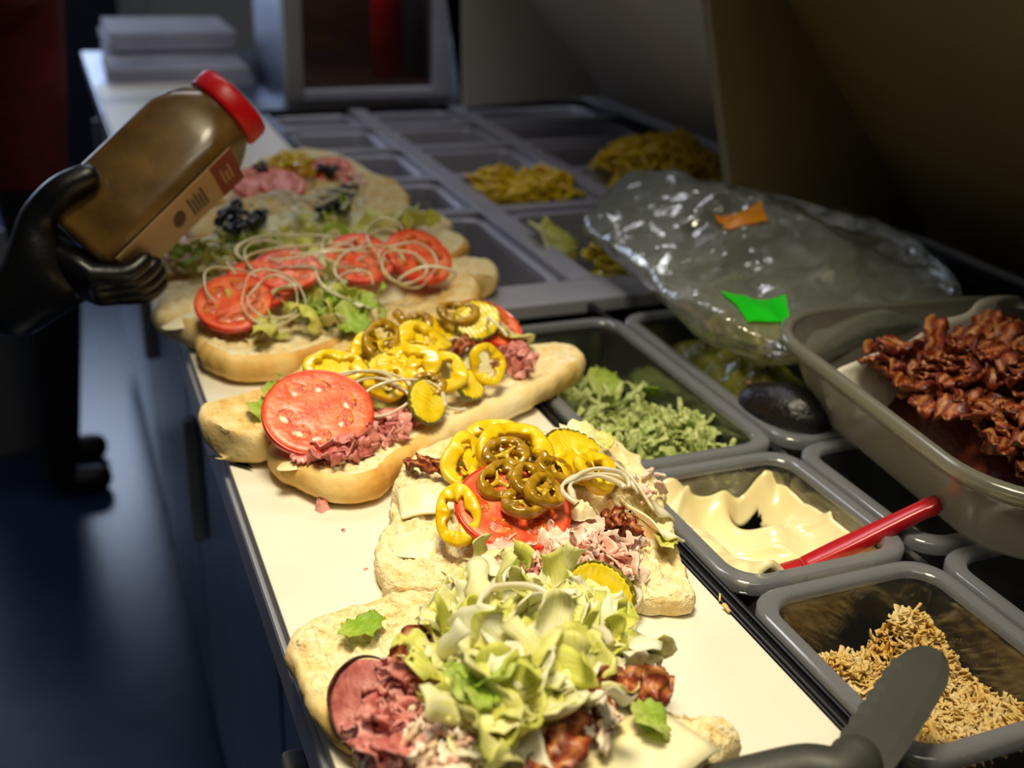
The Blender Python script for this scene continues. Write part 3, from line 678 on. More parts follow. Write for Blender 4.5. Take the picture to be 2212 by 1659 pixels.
# turkey shreds at the front
mound('turkey_core', *at(950, 1620, 0.026)[:2], 0.022, 0.028, 0.024, 0.022, 6, 'turkey', 0.006, 140, label='clump of pale shredded turkey at the front of the nearest sandwich', cat='turkey')
scatter('turkey_flake', FLK + FLKH[:4], 80, ell_region(950, 1600, 75, 75), lambda a, b, r: r.uniform(0.046, 0.062), 'pale shredded turkey flake at the front of the nearest sandwich', 'turkey', 'turkey flakes at the front', 17, 50, (0.75, 1.25))
scatter('turkey_flake', FLK, 9, ell_region(1290, 1545, 45, 60), lambda a, b, r: r.uniform(0.052, 0.062), 'pale turkey chunk lying on bacon right of the lettuce', 'turkey', 'turkey chunks by the bacon', 18, 40, (0.9, 1.3))
# bacon
for i, (px, py, z, rt, L, lab) in enumerate([
    (1205, 1605, 0.060, (28, -8, 45), 0.066, 'dark crisp bacon strip at the front of the nearest sandwich'),
    (1370, 1480, 0.052, (20, 10, -30), 0.046, 'crumpled bacon piece at the right end of the lettuce heap'),
    (1310, 1510, 0.055, (30, 0, 35), 0.050, 'dark bacon strip tucked beneath the pale turkey chunk'),
    (920, 1395, 0.05, (20, 5, 25), 0.046, 'fatty bacon piece curled at the left of the lettuce heap'),
    (1230, 1500, 0.05, (15, 5, 70), 0.04, 'bacon fragment half hidden inside the lettuce heap')]):
    single('bacon_strip', bacon_part(40 + i, L, 0.026, 0.003), 'bacon', px, py, z, rt, lab, 'bacon')
single('bacon_strip', bacon_part(46, 0.03, 0.014, 0.002), 'bacon', 1165, 1245, 0.05, (35, 0, 10), 'orange brown bacon scrap behind the lettuce heap', 'bacon')
# cheese
single('cheese_slice', cheese_part(0.085, 0.075, 0.0025, 1, 0.003), 'cheese', 1330, 1610, 0.040, (8, -4, 20), 'cream coloured cheese slice under the bacon at the front', 'cheese')
single('cheese_slice', cheese_part(0.05, 0.05, 0.0025, 3, 0.004), 'cheese', 1000, 1650, 0.038, (8, 4, -10), 'cheese slice edge below the shredded turkey', 'cheese')
# pickle leaning against heap, onions
topping(pickle('pickle_slice', 0.0175, 1, 1.45, 0.005), 1300, 1272, 0.040, (62, 0, -62), 1.0, 'yellow crinkle cut pickle slice leaning behind the lettuce heap', 'pickle')
for i, (px, py, z, R, rt, ar, lab) in enumerate([
    (1335, 1400, 0.045, 0.022, (30, 35, 20), 0.6, 'translucent onion arc at the right of the lettuce heap'),
    (1355, 1430, 0.040, 0.026, (20, 50, 10), 0.55, 'broad onion layer at the far right of the nearest heap'),
    (1120, 1320, 0.072, 0.022, (25, 10, 0), 0.6, 'pale onion arc on top of the lettuce heap'),
    (1350, 1285, 0.02, 0.012, (10, 10, 40), 1.0, 'small onion ring behind the leaning pickle slice')]):
    onion(px, py, z, R, rt, lab, i, 1.2, ar, 0.0035, 0.006)

# ------------------------------------------------------------------ sandwich B: second, tomato + peppers
rB = empty('sub_roll', at(1150, 1130, 0)); tag(rB, 'open sub roll with tomato and jalapeno, second from the camera', 'bread')
bread_half(rB, 'bottom_half', pxo([(836, 1225), (845, 1130), (870, 1050), (960, 1010), (1100, 1000), (1280, 1020), (1400, 1080), (1450, 1160), (1492, 1250), (1480, 1285), (1400, 1290), (1290, 1268), (1180, 1255), (1060, 1260), (960, 1262), (870, 1258)], 0.017), 0, 0.017, 7, 0.001, 0.0040, 0.004, ragged=0.0025, crust='crust_torn')
bread_half(rB, 'top_half', pxo([(862, 1050), (900, 985), (965, 950), (1080, 935), (1230, 930), (1330, 950), (1400, 1030), (1442, 1120), (1400, 1130), (1250, 1050), (1000, 1050)], 0.030), 0.008, 0.022, 8, 0.002, 0.0038, 0.004, ragged=0.0025, crust='crust_torn')
# mayo smear on the crumb, cheese
single('cheese_slice', cheese_part(0.042, 0.030, 0.002, 5, 0.002), 'cheese', 920, 1078, 0.030, (16, -6, -12), 'cheese slice corner lying over the left bread edge', 'cheese')
single('onion_layer', cheese_part(0.028, 0.085, 0.002, 8, 0.003), 'onion', 1372, 1050, 0.040, (6, 28, 6), 'pale translucent onion layer along the right edge of the tomato sandwich', 'onion')
single('cheese_slice', cheese_part(0.024, 0.06, 0.002, 9, 0.003), 'cheese', 1408, 1118, 0.030, (4, 18, 6), 'pale cheese slice edging the right of the tomato sandwich', 'cheese')
mound('mayonnaise_smear', *at(910, 1165, 0.017)[:2], 0.020, 0.032, 0.0165, 0.0035, 4, 'cheese', 0.0022, 130, -0.3, label='cream mayonnaise smear on the bare left bread', cat='mayonnaise')
# pink meat
mound('ham_core', *at(1210, 1160, 0.017)[:2], 0.062, 0.034, 0.016, 0.016, 8, 'ham', 0.006, 130, -0.25, label='mass of pink shaved ham under the bright red tomato slice', cat='ham')
lH = 'pink shaved ham curl below the bright red tomato slice'
scatter('ham_shaving', HSHAV, 52, ell_region(1215, 1190, 165, 42, 8), lambda a, b, r: r.uniform(0.022, 0.036), lH, 'ham', 'ham curls on the tomato sandwich', 21, 45, (0.7, 1.15))
scatter('ham_flake', FLKH + FLK[:6], 50, ell_region(1210, 1195, 190, 52, 10), lambda a, b, r: r.uniform(0.024, 0.036), 'small pink ham flake on the tomato sandwich', 'ham', 'ham flakes on the tomato sandwich', 22, 50, (0.5, 0.9))
scatter('ham_flake', FLKH, 10, ell_region(1400, 1045, 30, 45), lambda a, b, r: r.uniform(0.036, 0.044), 'pink ham flake at the right edge of the tomato sandwich', 'ham', 'ham flakes at the right edge', 23, 40, (0.5, 0.9))
topping(tomato('tomato_slice', 0.041, 3, 1.1), 1110, 1095, 0.046, (24, -4, 15), 1.0, 'bright red tomato slice under the jalapeno rings', 'tomato')
topping(tomato('tomato_slice', 0.022, 9, 1.1), 1060, 1030, 0.040, (10, 0, 0), 1.0, 'red tomato slice hidden behind the jalapeno rings', 'tomato')
topping(pepper('pepper_ring', 0.0245, 1, 0.68, 0.0125, 0.010, False, 0.05, 0.05), 990, 1113, 0.047, (44, -14, -24), 1.0, 'long yellow pepper ring standing at the left of the tomato', 'pepper')
topping(pepper('pepper_ring', 0.0275, 2, 1.1, 0.011, 0.011, False, 0.1, 0.2), 1110, 975, 0.062, (38, 6, 0), 1.0, 'big looping yellow pepper ring behind the topmost jalapeno', 'pepper')
topping(pepper('pepper_ring', 0.0225, 5, 1.15, 0.012, 0.006, True, 0.14, 0.2), 1015, 998, 0.052, (30, -8, 30), 1.0, 'ragged yellow pepper ring at the upper left of the jalapenos', 'pepper')
topping(pepper('pepper_ring', 0.021, 6, 1.3, 0.009, 0.007, True, 0.1, 0.2), 1060, 955, 0.05, (30, 0, -20), 1.0, 'yellow pepper ring at the far edge of the tomato sandwich', 'pepper')
topping(pepper('pepper_ring', 0.0195, 8, 1.0, 0.0105, 0.008, True, 0.1, 0.15), 1285, 1018, 0.052, (38, 14, 20), 1.0, 'golden pepper ring on the pickle at right', 'pepper')
topping(pickle('pickle_slice', 0.026, 4, 1.3, 0.005, 0.0), 1245, 982, 0.048, (30, 12, 28), 1.0, 'large crinkle cut pickle slice right of the jalapenos', 'pickle')
topping(pickle('pickle_slice', 0.020, 6, 1.2, 0.005, 0.0), 1180, 985, 0.046, (25, 12, 60), 1.0, 'crinkle cut pickle slice half hidden behind jalapeno rings', 'pickle')
for i, (px, py, z, R, rt, lab) in enumerate([
    (1092, 980, 0.068, 0.0135, (26, 0, 0), 'topmost dark jalapeno ring with seeds in its open centre'),
    (1076, 1040, 0.060, 0.0135, (34, -16, 40), 'olive jalapeno ring at the left of the jalapeno pile'),
    (1148, 1038, 0.062, 0.0130, (22, 6, 10), 'jalapeno ring at the middle of the jalapeno pile'),
    (1176, 1062, 0.060, 0.0135, (26, 10, 30), 'jalapeno ring at the right of the jalapeno pile'),
    (1135, 1084, 0.055, 0.0140, (8, 0, 0), 'lowest jalapeno ring lying flat on the tomato'),
    (1180, 985, 0.054, 0.0130, (42, 22, 60), 'jalapeno ring standing between yellow pepper and pickle'),
    (1195, 1015, 0.055, 0.0125, (24, 20, 20), 'jalapeno ring tilted at the far right of the pile')]):
    topping(jalapeno('jalapeno_ring', R * 1.12, 2 + i, 1.25, 0.0068, 0.009), px, py, z, rt, 1.0, lab, 'jalapeno')
for i, (px, py, z, R, rt, ar, lab) in enumerate([
    (1292, 1062, 0.054, 0.021, (30, 8, 10), 0.62, 'outer onion arc curling right of the tomato'),
    (1288, 1066, 0.052, 0.0175, (30, 8, 12), 0.6, 'inner onion arc curling right of the tomato'),
    (1300, 1072, 0.048, 0.0235, (30, 8, 0), 0.55, 'lowest onion arc curling right of the tomato')]):
    onion(px, py, z, R, rt, lab, i, 1.5, ar, 0.0026, 0.004)
single('bacon_strip', bacon_part(61, 0.05, 0.015, 0.004), 'bacon', 935, 1010, 0.040, (40, 10, -48), 'thin dark bacon strip sticking out at the upper left', 'bacon')
single('bacon_strip', bacon_part(63, 0.026, 0.018, 0.003), 'bacon', 1345, 1130, 0.044, (25, 0, -20), 'dark curled bacon end on the pink ham', 'bacon')
topping(mound('cheese_chunk', 0, 0, 0.010, 0.009, 0, 0.010, 3, 'cheese', 0.004, 200), 1258, 1112, 0.034, (0, 0, 0), 1.0, 'soft white cheese lump beside the onion arcs', 'cheese')
for px, py, z, rt, s_, i in [(982, 1015, 0.044, (35, 0, 70), 0.9, 1), (1245, 940, 0.045, (30, 0, 20), 0.9, 4), (1300, 950, 0.045, (25, 10, -10), 0.8, 6)]:
    tag(ob('lettuce_leaf', LEAF[i], None, None, at(px, py, z), rt, s_), 'pale lettuce piece poking from behind the tomato sandwich toppings', 'lettuce', 'lettuce on the tomato sandwich')
tag(ob('lettuce_leaf', LEAF[8], None, None, at(1440, 1170, 0.026), (10, 15, 60), (1.0, 0.6, 0.8)), 'pale lettuce scrap on the right bread end', 'lettuce')

for i, (px, py, z, rt, k) in enumerate([(1040, 985, 0.052, (35, 0, 20), 3), (1075, 950, 0.056, (30, 10, 80), 4), (1140, 945, 0.054, (40, 0, 150), 5), (1000, 975, 0.046, (35, -10, 60), 2), (1025, 1030, 0.05, (40, 0, 120), 1), (1240, 1010, 0.05, (30, 10, 30), 4), (1300, 990, 0.046, (30, 20, 60), 3)]):
    tag(ob('pepper_piece', PEP[k], None, None, at(px, py, z), rt, 1.0), 'torn yellow pepper flesh tucked among the rings of the tomato sandwich', 'pepper', 'torn peppers on the tomato sandwich')

# ------------------------------------------------------------------ sandwich C: third, long roll
rC = empty('sub_roll', at(850, 930, 0)); tag(rC, 'long golden sub roll with a whole tomato slice at its left end', 'bread')
bread_half(rC, 'bottom_half', pxo([(585, 905), (600, 960), (660, 1003), (740, 1025), (800, 1015), (850, 975), (930, 925), (1050, 870), (1180, 810), (1245, 775), (1235, 745), (1150, 745), (1000, 780), (850, 820), (700, 850), (610, 870)], 0.030), 0, 0.030, 31, 0.004, 0.0022, 0.010)
bread_half(rC, 'top_half', pxo([(447, 880), (470, 868), (540, 850), (600, 830), (720, 760), (850, 670), (930, 605), (1000, 590), (1025, 625), (960, 700), (800, 800), (650, 880), (590, 930), (510, 935), (460, 915)], 0.034), 0.004, 0.032, 32, 0.003, 0.0022, 0.009, crumb='crumb_toast')
mound('mayonnaise_smear', *at(730, 975, 0.030)[:2], 0.05, 0.016, 0.027, 0.004, 4, 'cheese', 0.002, 130, 0.1, label='mayonnaise spread on the front crumb of the long roll', cat='mayonnaise')
mound('roast_beef_core', *at(770, 925, 0.03)[:2], 0.06, 0.022, 0.027, 0.016, 12, 'beef', 0.006, 130, 0.15, label='wad of roast beef under the left tomato of the long roll', cat='roast beef')
mound('filling_core', *at(930, 810, 0.03)[:2], 0.09, 0.026, 0.027, 0.022, 14, 'lettuce', 0.006, 110, 0.2, label='packed lettuce under the peppers of the long roll', cat='lettuce', kind='stuff')
scatter('beef_shaving', SHAV, 34, ell_region(775, 952, 140, 24, -18), lambda a, b, r: r.uniform(0.031, 0.040), 'roast beef curl in front of the tomato on the long roll', 'roast beef', 'roast beef curls on the long roll', 31, 45, (0.6, 1.05))
mound('roast_beef_core', *at(1115, 785, 0.03)[:2], 0.022, 0.024, 0.028, 0.020, 13, 'beef', 0.007, 150, label='wad of roast beef at the right end of the long roll', cat='roast beef')
scatter('beef_shaving', SHAV, 16, ell_region(1115, 775, 40, 42), lambda a, b, r: r.uniform(0.036, 0.056), 'roast beef curl at the right end of the long roll', 'roast beef', 'roast beef at the right end', 32, 45, (0.5, 0.9))
scatter('lettuce_leaf', LEAF, 12, ell_region(930, 800, 190, 40, -22), lambda a, b, r: r.uniform(0.034, 0.046), 'pale lettuce piece under the peppers of the long roll', 'lettuce', 'lettuce under the peppers', 33, 40)
for i, (px, py, z, rt) in enumerate([(595, 850, 0.045, (40, 0, 60)), (572, 880, 0.040, (20, 10, 20)), (615, 820, 0.045, (50, 0, 110)), (1100, 690, 0.05, (30, 0, 80))]):
    tag(ob('lettuce_leaf', LEAFG[4 + i], None, None, at(px, py, z), rt, 0.7), ['green lettuce frill behind the left tomato of the long roll', 'green lettuce scrap on the left bread lobe of the long roll', 'upright green lettuce tip above the left tomato', 'pale green slice edge right of the far tomato'][i], 'lettuce')
topping(tomato('tomato_slice', 0.043, 21, 1.08, 0.008, 7), 686, 893, 0.056, (32, -6, 8), 1.0, 'glossy orange red tomato slice at the left end of the long roll', 'tomato')
topping(tomato('tomato_slice', 0.034, 22, 1.1), 1055, 700, 0.056, (24, 14, 8), 1.0, 'red tomato slice at the right end of the long roll', 'tomato')
topping(tomato('tomato_slice', 0.030, 23, 1.1), 800, 800, 0.044, (24, 0, 8), 1.0, 'tomato slice half buried under yellow peppers', 'tomato')
for i, (px, py, z, R, el, rt, lab) in enumerate([
    (735, 815, 0.060, 0.024, 1.25, (30, 0, 5), 'crinkle cut pickle slice under the leftmost yellow pepper ring'),
    (1030, 692, 0.068, 0.022, 1.2, (34, -10, 20), 'crinkle cut pickle slice under the rightmost jalapeno'),
    (922, 868, 0.052, 0.019, 1.2, (40, -20, 55), 'folded crinkle cut pickle at the front edge of the roll'),
    (1014, 832, 0.046, 0.0155, 1.15, (44, 0, 40), 'small greenish pickle slice below the round pepper ring'),
    (905, 740, 0.062, 0.024, 1.3, (20, 10, 10), 'crinkle cut pickle slice behind the pepper pile'),
    (850, 805, 0.058, 0.022, 1.2, (34, 0, -10), 'crinkle cut pickle at the centre of the pepper pile')]):
    topping(pickle('pickle_slice', R, 30 + i, el), px, py, z, rt, 1.0, lab, 'pickle')
for i, (px, py, z, R, el, wd, rt, lab) in enumerate([
    (724, 795, 0.068, 0.0210, 1.25, 0.0085, (30, 0, -12), 'leftmost yellow pepper ring on the long roll'),
    (1053, 786, 0.060, 0.0200, 0.9, 0.0090, (58, 10, 0), 'round upright yellow pepper ring with an open centre'),
    (915, 735, 0.066, 0.022, 1.3, 0.011, (20, 10, 10), 'yellow pepper ring behind the jalapeno on the long roll'),
    (800, 765, 0.064, 0.020, 1.1, 0.011, (30, -20, 40), 'yellow pepper ring left of the big jalapeno'),
    (880, 790, 0.064, 0.023, 1.3, 0.012, (34, 0, -25), 'ragged yellow pepper ring at the centre of the pile'),
    (945, 800, 0.060, 0.022, 1.3, 0.011, (34, 10, -40), 'stretched yellow pepper ring right of the pile centre'),
    (835, 825, 0.058, 0.018, 1.2, 0.008, (44, 0, 10), 'crumpled yellow pepper ring above the onion strands')]):
    topping(pepper('pepper_ring', R, 40 + i, el, wd, 0.008, i not in (0, 1), 0.1, 0.15), px, py, z, rt, 1.0, lab, 'pepper')
for i, (px, py, z, R, rt, lab) in enumerate([
    (824, 735, 0.076, 0.0175, (44, -22, 42), 'big tilted jalapeno ring on top of the pepper pile'),
    (902, 697, 0.074, 0.0125, (22, 0, 10), 'small jalapeno ring at the back of the long roll'),
    (990, 676, 0.076, 0.0165, (20, 4, -8), 'flat jalapeno ring on the right pickle of the long roll'),
    (925, 832, 0.060, 0.0125, (38, 0, 0), 'pale jalapeno ring above the folded pickle'),
    (870, 690, 0.074, 0.012, (40, 20, 70), 'jalapeno ring standing on edge behind the big one')]):
    topping(jalapeno('jalapeno_ring', R, 50 + i, 1.3, 0.0065, 0.008), px, py, z, rt, 1.0, lab, 'jalapeno')
for i, (px, py, z, R, el, ar, rt, lab) in enumerate([
    (800, 850, 0.058, 0.024, 1.7, 0.6, (36, 0, 10), 'onion strand looping across the left tomato'),
    (815, 860, 0.056, 0.019, 1.6, 1.0, (36, 0, 5), 'onion ring lying beside the left tomato'),
    (860, 888, 0.048, 0.028, 1.8, 0.55, (36, 0, 0), 'onion strand below the folded pickle'),
    (745, 860, 0.060, 0.025, 1.9, 0.5, (36, 0, 15), 'straight onion strand on the left tomato'),
    (1090, 720, 0.060, 0.024, 1.2, 0.6, (40, 30, 50), 'onion arc crossing the right tomato of the long roll'),
    (985, 860, 0.040, 0.014, 1.2, 0.8, (30, 0, 20), 'pale onion piece near the front crust of the long roll')]):
    onion(px, py, z, R, rt, lab, 60 + i, el, ar)
single('bacon_strip', bacon_part(71, 0.05, 0.022, 0.003), 'bacon', 985, 745, 0.056, (30, 0, 20), 'dark bacon piece between the peppers and the right tomato', 'bacon')
mound('beef_crumb', *at(695, 1098, 0)[:2], 0.006, 0.008, 0, 0.009, 2, 'beef', 0.003, 300, label='tiny roast beef crumb lying alone on the cutting board', cat='roast beef')
for i, (px, py, s) in enumerate([(742, 1146, 0.0016), (870, 1135, 0.001), (790, 1230, 0.0012), (905, 1010, 0.0012)]):
    mound('meat_speck', *at(px, py, 0)[:2], s, s * 1.8, 0, s, i, 'beef', 0.0004, 500, i, label=['reddish speck on the board below the beef crumb', 'faint speck on the board left of the cheese corner', 'dark speck on the bare board left of the tomato sandwich', 'tiny speck on the board under the long roll'][i], cat='crumb')

# ------------------------------------------------------------------ sandwich D: fourth, onions and tomatoes (soft focus)
rD = empty('sub_roll', at(700, 700, 0)); tag(rD, 'sub roll topped with tomato and thin onion rings, fourth from the camera', 'bread')
bread_half(rD, 'bottom_half', pxo([(440, 710), (455, 745), (530, 768), (640, 755), (760, 715), (900, 655), (1010, 600), (1058, 590), (1050, 560), (960, 560), (800, 600), (640, 640), (500, 670)], 0.032), 0, 0.032, 41, 0.004, 0.003, 0.010)
bread_half(rD, 'top_half', pxo([(332, 630), (345, 618), (430, 605), (560, 580), (720, 545), (860, 510), (960, 500), (1000, 530), (880, 590), (700, 640), (540, 680), (440, 700), (360, 675)], 0.036), 0.004, 0.034, 42, 0.003, 0.002, 0.009)
mound('lettuce_bed', *at(700, 640, 0.032)[:2], 0.16, 0.045, 0.029, 0.030, 24, 'lettuce', 0.008, 70, 0.22, label='packed lettuce on the onion covered sandwich', cat='lettuce', kind='stuff')
scatter('lettuce_shred', LET, 46, ell_region(700, 640, 200, 55, -14), lambda a, b, r: r.uniform(0.042, 0.060), 'yellow green lettuce shred on the onion covered sandwich', 'lettuce', 'lettuce on the fourth sandwich', 41, 45)
scatter('lettuce_shred', LEAFG, 16, ell_region(730, 665, 110, 28, -10), lambda a, b, r: r.uniform(0.044, 0.058), 'bright green lettuce piece on the onion covered sandwich', 'lettuce', 'green lettuce on the fourth sandwich', 42, 45, (0.7, 1.0))
for i, (px, py, z, R, rt, lab) in enumerate([
    (505, 655, 0.062, 0.036, (30, -14, 10), 'leftmost tomato slice on the onion covered sandwich'),
    (778, 560, 0.076, 0.036, (30, 0, 0), 'middle tomato slice on the onion covered sandwich'),
    (905, 555, 0.072, 0.038, (34, 16, 0), 'rightmost tomato slice on the onion covered sandwich'),
    (620, 585, 0.074, 0.034, (20, 0, 0), 'tomato slice under white onion strands'),
    (560, 615, 0.066, 0.034, (30, 0, 0), 'tomato slice behind the largest onion ring')]):
    topping(tomato('tomato_slice', R, 60 + i, 1.1), px, py, z, rt, 1.0, lab, 'tomato')
lo = 'thin white onion strand draped over the fourth sandwich'
for i, (px, py, z, R, el, ar, rt) in enumerate([(590, 645, 0.070, 0.031, 1.1, 1, (44, 0, 0)), (592, 645, 0.072, 0.024, 1.1, 1, (44, 0, 0)), (880, 570, 0.078, 0.030, 1.1, 1, (40, 8, 0)), (870, 575, 0.080, 0.023, 1.1, 1, (40, 8, 0)),
        (640, 540, 0.086, 0.034, 1.8, .6, (20, 0, 0)), (690, 555, 0.084, 0.030, 1.8, .6, (25, 0, 170)), (600, 560, 0.082, 0.028, 1.6, .6, (25, 10, 30)), (740, 545, 0.084, 0.026, 1.4, .7, (35, 0, 60)),
        (800, 580, 0.082, 0.030, 1.5, .6, (35, 0, 20)), (830, 505, 0.088, 0.022, 1.0, 1, (45, 0, 0)), (840, 530, 0.086, 0.026, 1.2, .7, (40, 0, 40)), (500, 615, 0.076, 0.024, 1.4, .6, (40, 0, 30)),
        (530, 590, 0.076, 0.022, 1.3, .7, (30, 0, 80)), (920, 600, 0.074, 0.026, 1.3, .6, (40, 0, 180)), (720, 620, 0.070, 0.024, 1.2, .7, (40, 0, 90)), (765, 620, 0.068, 0.022, 1.0, .8, (40, 0, 0)), (650, 560, 0.086, 0.030, 2.0, .5, (20, 0, 12)), (700, 535, 0.088, 0.026, 1.6, .6, (20, 0, 200))]):
    lab = {0: 'largest onion ring at the left of the fourth sandwich', 2: 'large onion ring over the rightmost tomato of the fourth sandwich', 9: 'small upright onion curl at the back of the fourth sandwich'}.get(i, lo)
    onion(px, py, z, R, rt, lab, 80 + i, el, ar, 0.0016, 0.0032, 'onions on the fourth sandwich' if lab == lo else None)
scatter('ham_flake', FLKH, 14, ell_region(640, 560, 60, 20), lambda a, b, r: r.uniform(0.07, 0.08), 'pink ham flake under the onions of the fourth sandwich', 'ham', 'ham on the fourth sandwich', 44, 40, (0.8, 1.2))

# ------------------------------------------------------------------ sandwich E: fifth, olives
rE = empty('sub_roll', at(640, 540, 0)); tag(rE, 'sub roll with black olives and lettuce, fifth from the camera', 'bread')
bread_half(rE, 'bottom_half', pxo([(332, 575), (360, 588), (480, 580), (620, 560), (780, 520), (940, 490), (960, 470), (900, 455), (760, 470), (560, 495), (400, 520), (345, 550)], 0.034), 0, 0.034, 51, 0.004, 0.003, 0.010, nrim=110)
bread_half(rE, 'top_half', pxo([(420, 470), (520, 430), (640, 400), (760, 375), (840, 385), (872, 420), (860, 450), (760, 470), (600, 490), (450, 505)], 0.046), 0.01, 0.036, 52, 0.003, 0.002, 0.009, nrim=110, crumb='crumb_toast')
mound('lettuce_bed', *at(640, 510, 0.034)[:2], 0.17, 0.05, 0.030, 0.030, 34, 'lettuce', 0.008, 70, 0.15, label='packed lettuce on the olive sandwich', cat='lettuce', kind='stuff')
scatter('lettuce_shred', LET + LEAFG[:6], 60, ell_region(640, 515, 270, 34, -10), lambda a, b, r: r.uniform(0.045, 0.066), 'lettuce shred on the olive sandwich', 'lettuce', 'lettuce on the fifth sandwich', 51, 45)
OL = ring_mesh(0.009, 0.0045, 0.006, 1, 0.03, 1.0, 24, 8, 'olive_slice'); OL.materials.append(M['olive'])
scatter('olive_slice', [OL], 26, ell_region(515, 470, 55, 28, -10), lambda a, b, r: r.uniform(0.058, 0.075), 'black olive slice in the left olive cluster of the fifth sandwich', 'olive', 'left olives on the fifth sandwich', 52, 50, (0.9, 1.3))
scatter('olive_slice', [OL], 20, ell_region(735, 432, 48, 26, -20), lambda a, b, r: r.uniform(0.060, 0.075), 'black olive slice in the right olive cluster of the fifth sandwich', 'olive', 'right olives on the fifth sandwich', 53, 50, (0.9, 1.3))
for i in range(9):
    onion(590 + i * 18, 436 + 6 * math.sin(i * 2.1), 0.074, 0.02 + 0.002 * (i % 3), (25, 0, i * 40), 'white onion strand between the olive clusters', 120 + i, 1.6, 0.6, 0.0024, 0.004, 'onions on the fifth sandwich')
tag(ob('lettuce_leaf', LEAFG[2], None, None, at(742, 440, 0.078), (60, 0, 70), 0.9), 'upright pale green leaf beside the right olives', 'lettuce')
scatter('ham_flake', FLKH, 16, ell_region(400, 545, 55, 22, -10), lambda a, b, r: r.uniform(0.04, 0.05), 'pink ham flake at the left end of the olive sandwich', 'ham', 'ham on the fifth sandwich', 54, 40, (0.9, 1.4))

# ------------------------------------------------------------------ sandwich F: sixth, peppers
rF = empty('sub_roll', at(640, 400, 0)); tag(rF, 'farthest sub roll with yellow peppers and tomato, behind the red capped bottle', 'bread')
bread_half(rF, 'bottom_half', pxo([(480, 400), (560, 345), (640, 322), (720, 330), (790, 365), (840, 400), (800, 425), (680, 430), (540, 440), (480, 425)], 0.034), 0, 0.034, 61, 0.004, 0.003, 0.010, nrim=100)
scatter('pepper_ring', [mk('pepper_ring', [v.co for v in ring_mesh(0.017, 0.007, 0.008, s, 0.1, 1.2).vertices], grid_faces(44, 10, True, True)) for s in range(3)], 14, ell_region(620, 362, 60, 22), lambda a, b, r: r.uniform(0.048, 0.065), 'yellow pepper ring on the farthest sandwich', 'pepper', 'peppers on the farthest sandwich', 61, 35)
for o in list(COL.objects):
    if o.name.startswith('pepper_ring') and o.type == 'MESH' and not o.data.materials: o.data.materials.append(M['pepper'])
for i, (px, py) in enumerate([(575, 393), (610, 400), (548, 398), (720, 370)]):
    topping(tomato('tomato_slice', 0.03, 70 + i, 1.1), px, py, 0.054, (30, 0, 0), 1.0, ['tomato slice at the front left of the farthest sandwich', 'tomato slice at the front middle of the farthest sandwich', 'tomato slice nearest the bottle on the farthest sandwich', 'tomato slice at the right of the farthest sandwich'][i], 'tomato')
scatter('olive_slice', [OL], 8, ell_region(708, 366, 26, 14, 25), lambda a, b, r: r.uniform(0.05, 0.06), 'black olive slice on the farthest sandwich', 'olive', 'olives on the farthest sandwich', 62, 40, (1.1, 1.5))
scatter('olive_slice', [OL], 5, ell_region(565, 362, 14, 10), lambda a, b, r: r.uniform(0.055, 0.066), 'black olive slice behind the bottle on the farthest sandwich', 'olive', 'olives by the bottle', 63, 40, (1.1, 1.5))
scatter('ham_flake', FLKH, 12, ell_region(750, 385, 40, 14, 15), lambda a, b, r: r.uniform(0.044, 0.052), 'pink ham flake on the farthest sandwich', 'ham', 'ham on the farthest sandwich', 64, 40, (0.9, 1.4))

for i, (px, py, z, rt, k) in enumerate([(790, 780, 0.056, (35, 0, 20), 4), (850, 770, 0.060, (30, 10, 80), 5), (900, 765, 0.060, (40, 0, 150), 5), (880, 820, 0.054, (40, -10, 60), 4), (930, 770, 0.058, (40, 0, 120), 5), (940, 720, 0.060, (30, 10, 30), 5), (905, 815, 0.056, (50, 0, 0), 3)]):
    tag(ob('pepper_piece', PEP[k], None, None, at(px, py, z), rt, 1.15), 'torn yellow pepper flesh in the pile on the long roll', 'pepper', 'torn peppers on the long roll')

# ------------------------------------------------------------------ pans
def rrect(x0, x1, y0, y1, r, n=6):
    P = []
    for cx, cy, a0 in ((x1 - r, y1 - r, 0), (x0 + r, y1 - r, 90), (x0 + r, y0 + r, 180), (x1 - r, y0 + r, 270)):
        for k in range(n + 1): a = math.radians(a0 + 90 * k / n); P.append((cx + r * math.cos(a), cy + r * math.sin(a)))
    return P
def pan_mesh(name, w, l, depth, rim=0.011, rc=0.028, draft=0.010):
    """open pan with a rolled flange; origin at rim centre"""
    loops = [(0.0, -0.007), (0.0, 0.0), (0.002, 0.002), (rim * 0.5, 0.0015), (rim, 0.002), (rim + 0.002, -0.001), (rim + 0.004, -0.012), (rim + draft, -depth + 0.012), (rim + draft + 0.004, -depth + 0.003), (rim + draft + 0.014, -depth)]
    V = []; n = 0
    for ins, z in loops:
        L = rrect(-w / 2 + ins, w / 2 - ins, -l / 2 + ins, l / 2 - ins, max(0.006, rc - ins * 0.5)); n = len(L); V += [(x, y, z) for x, y in L]
    F = grid_faces(len(loops), n, False, True); F.append(tuple(range((len(loops) - 1) * n, len(loops) * n)))
    return mk(name, V, F)
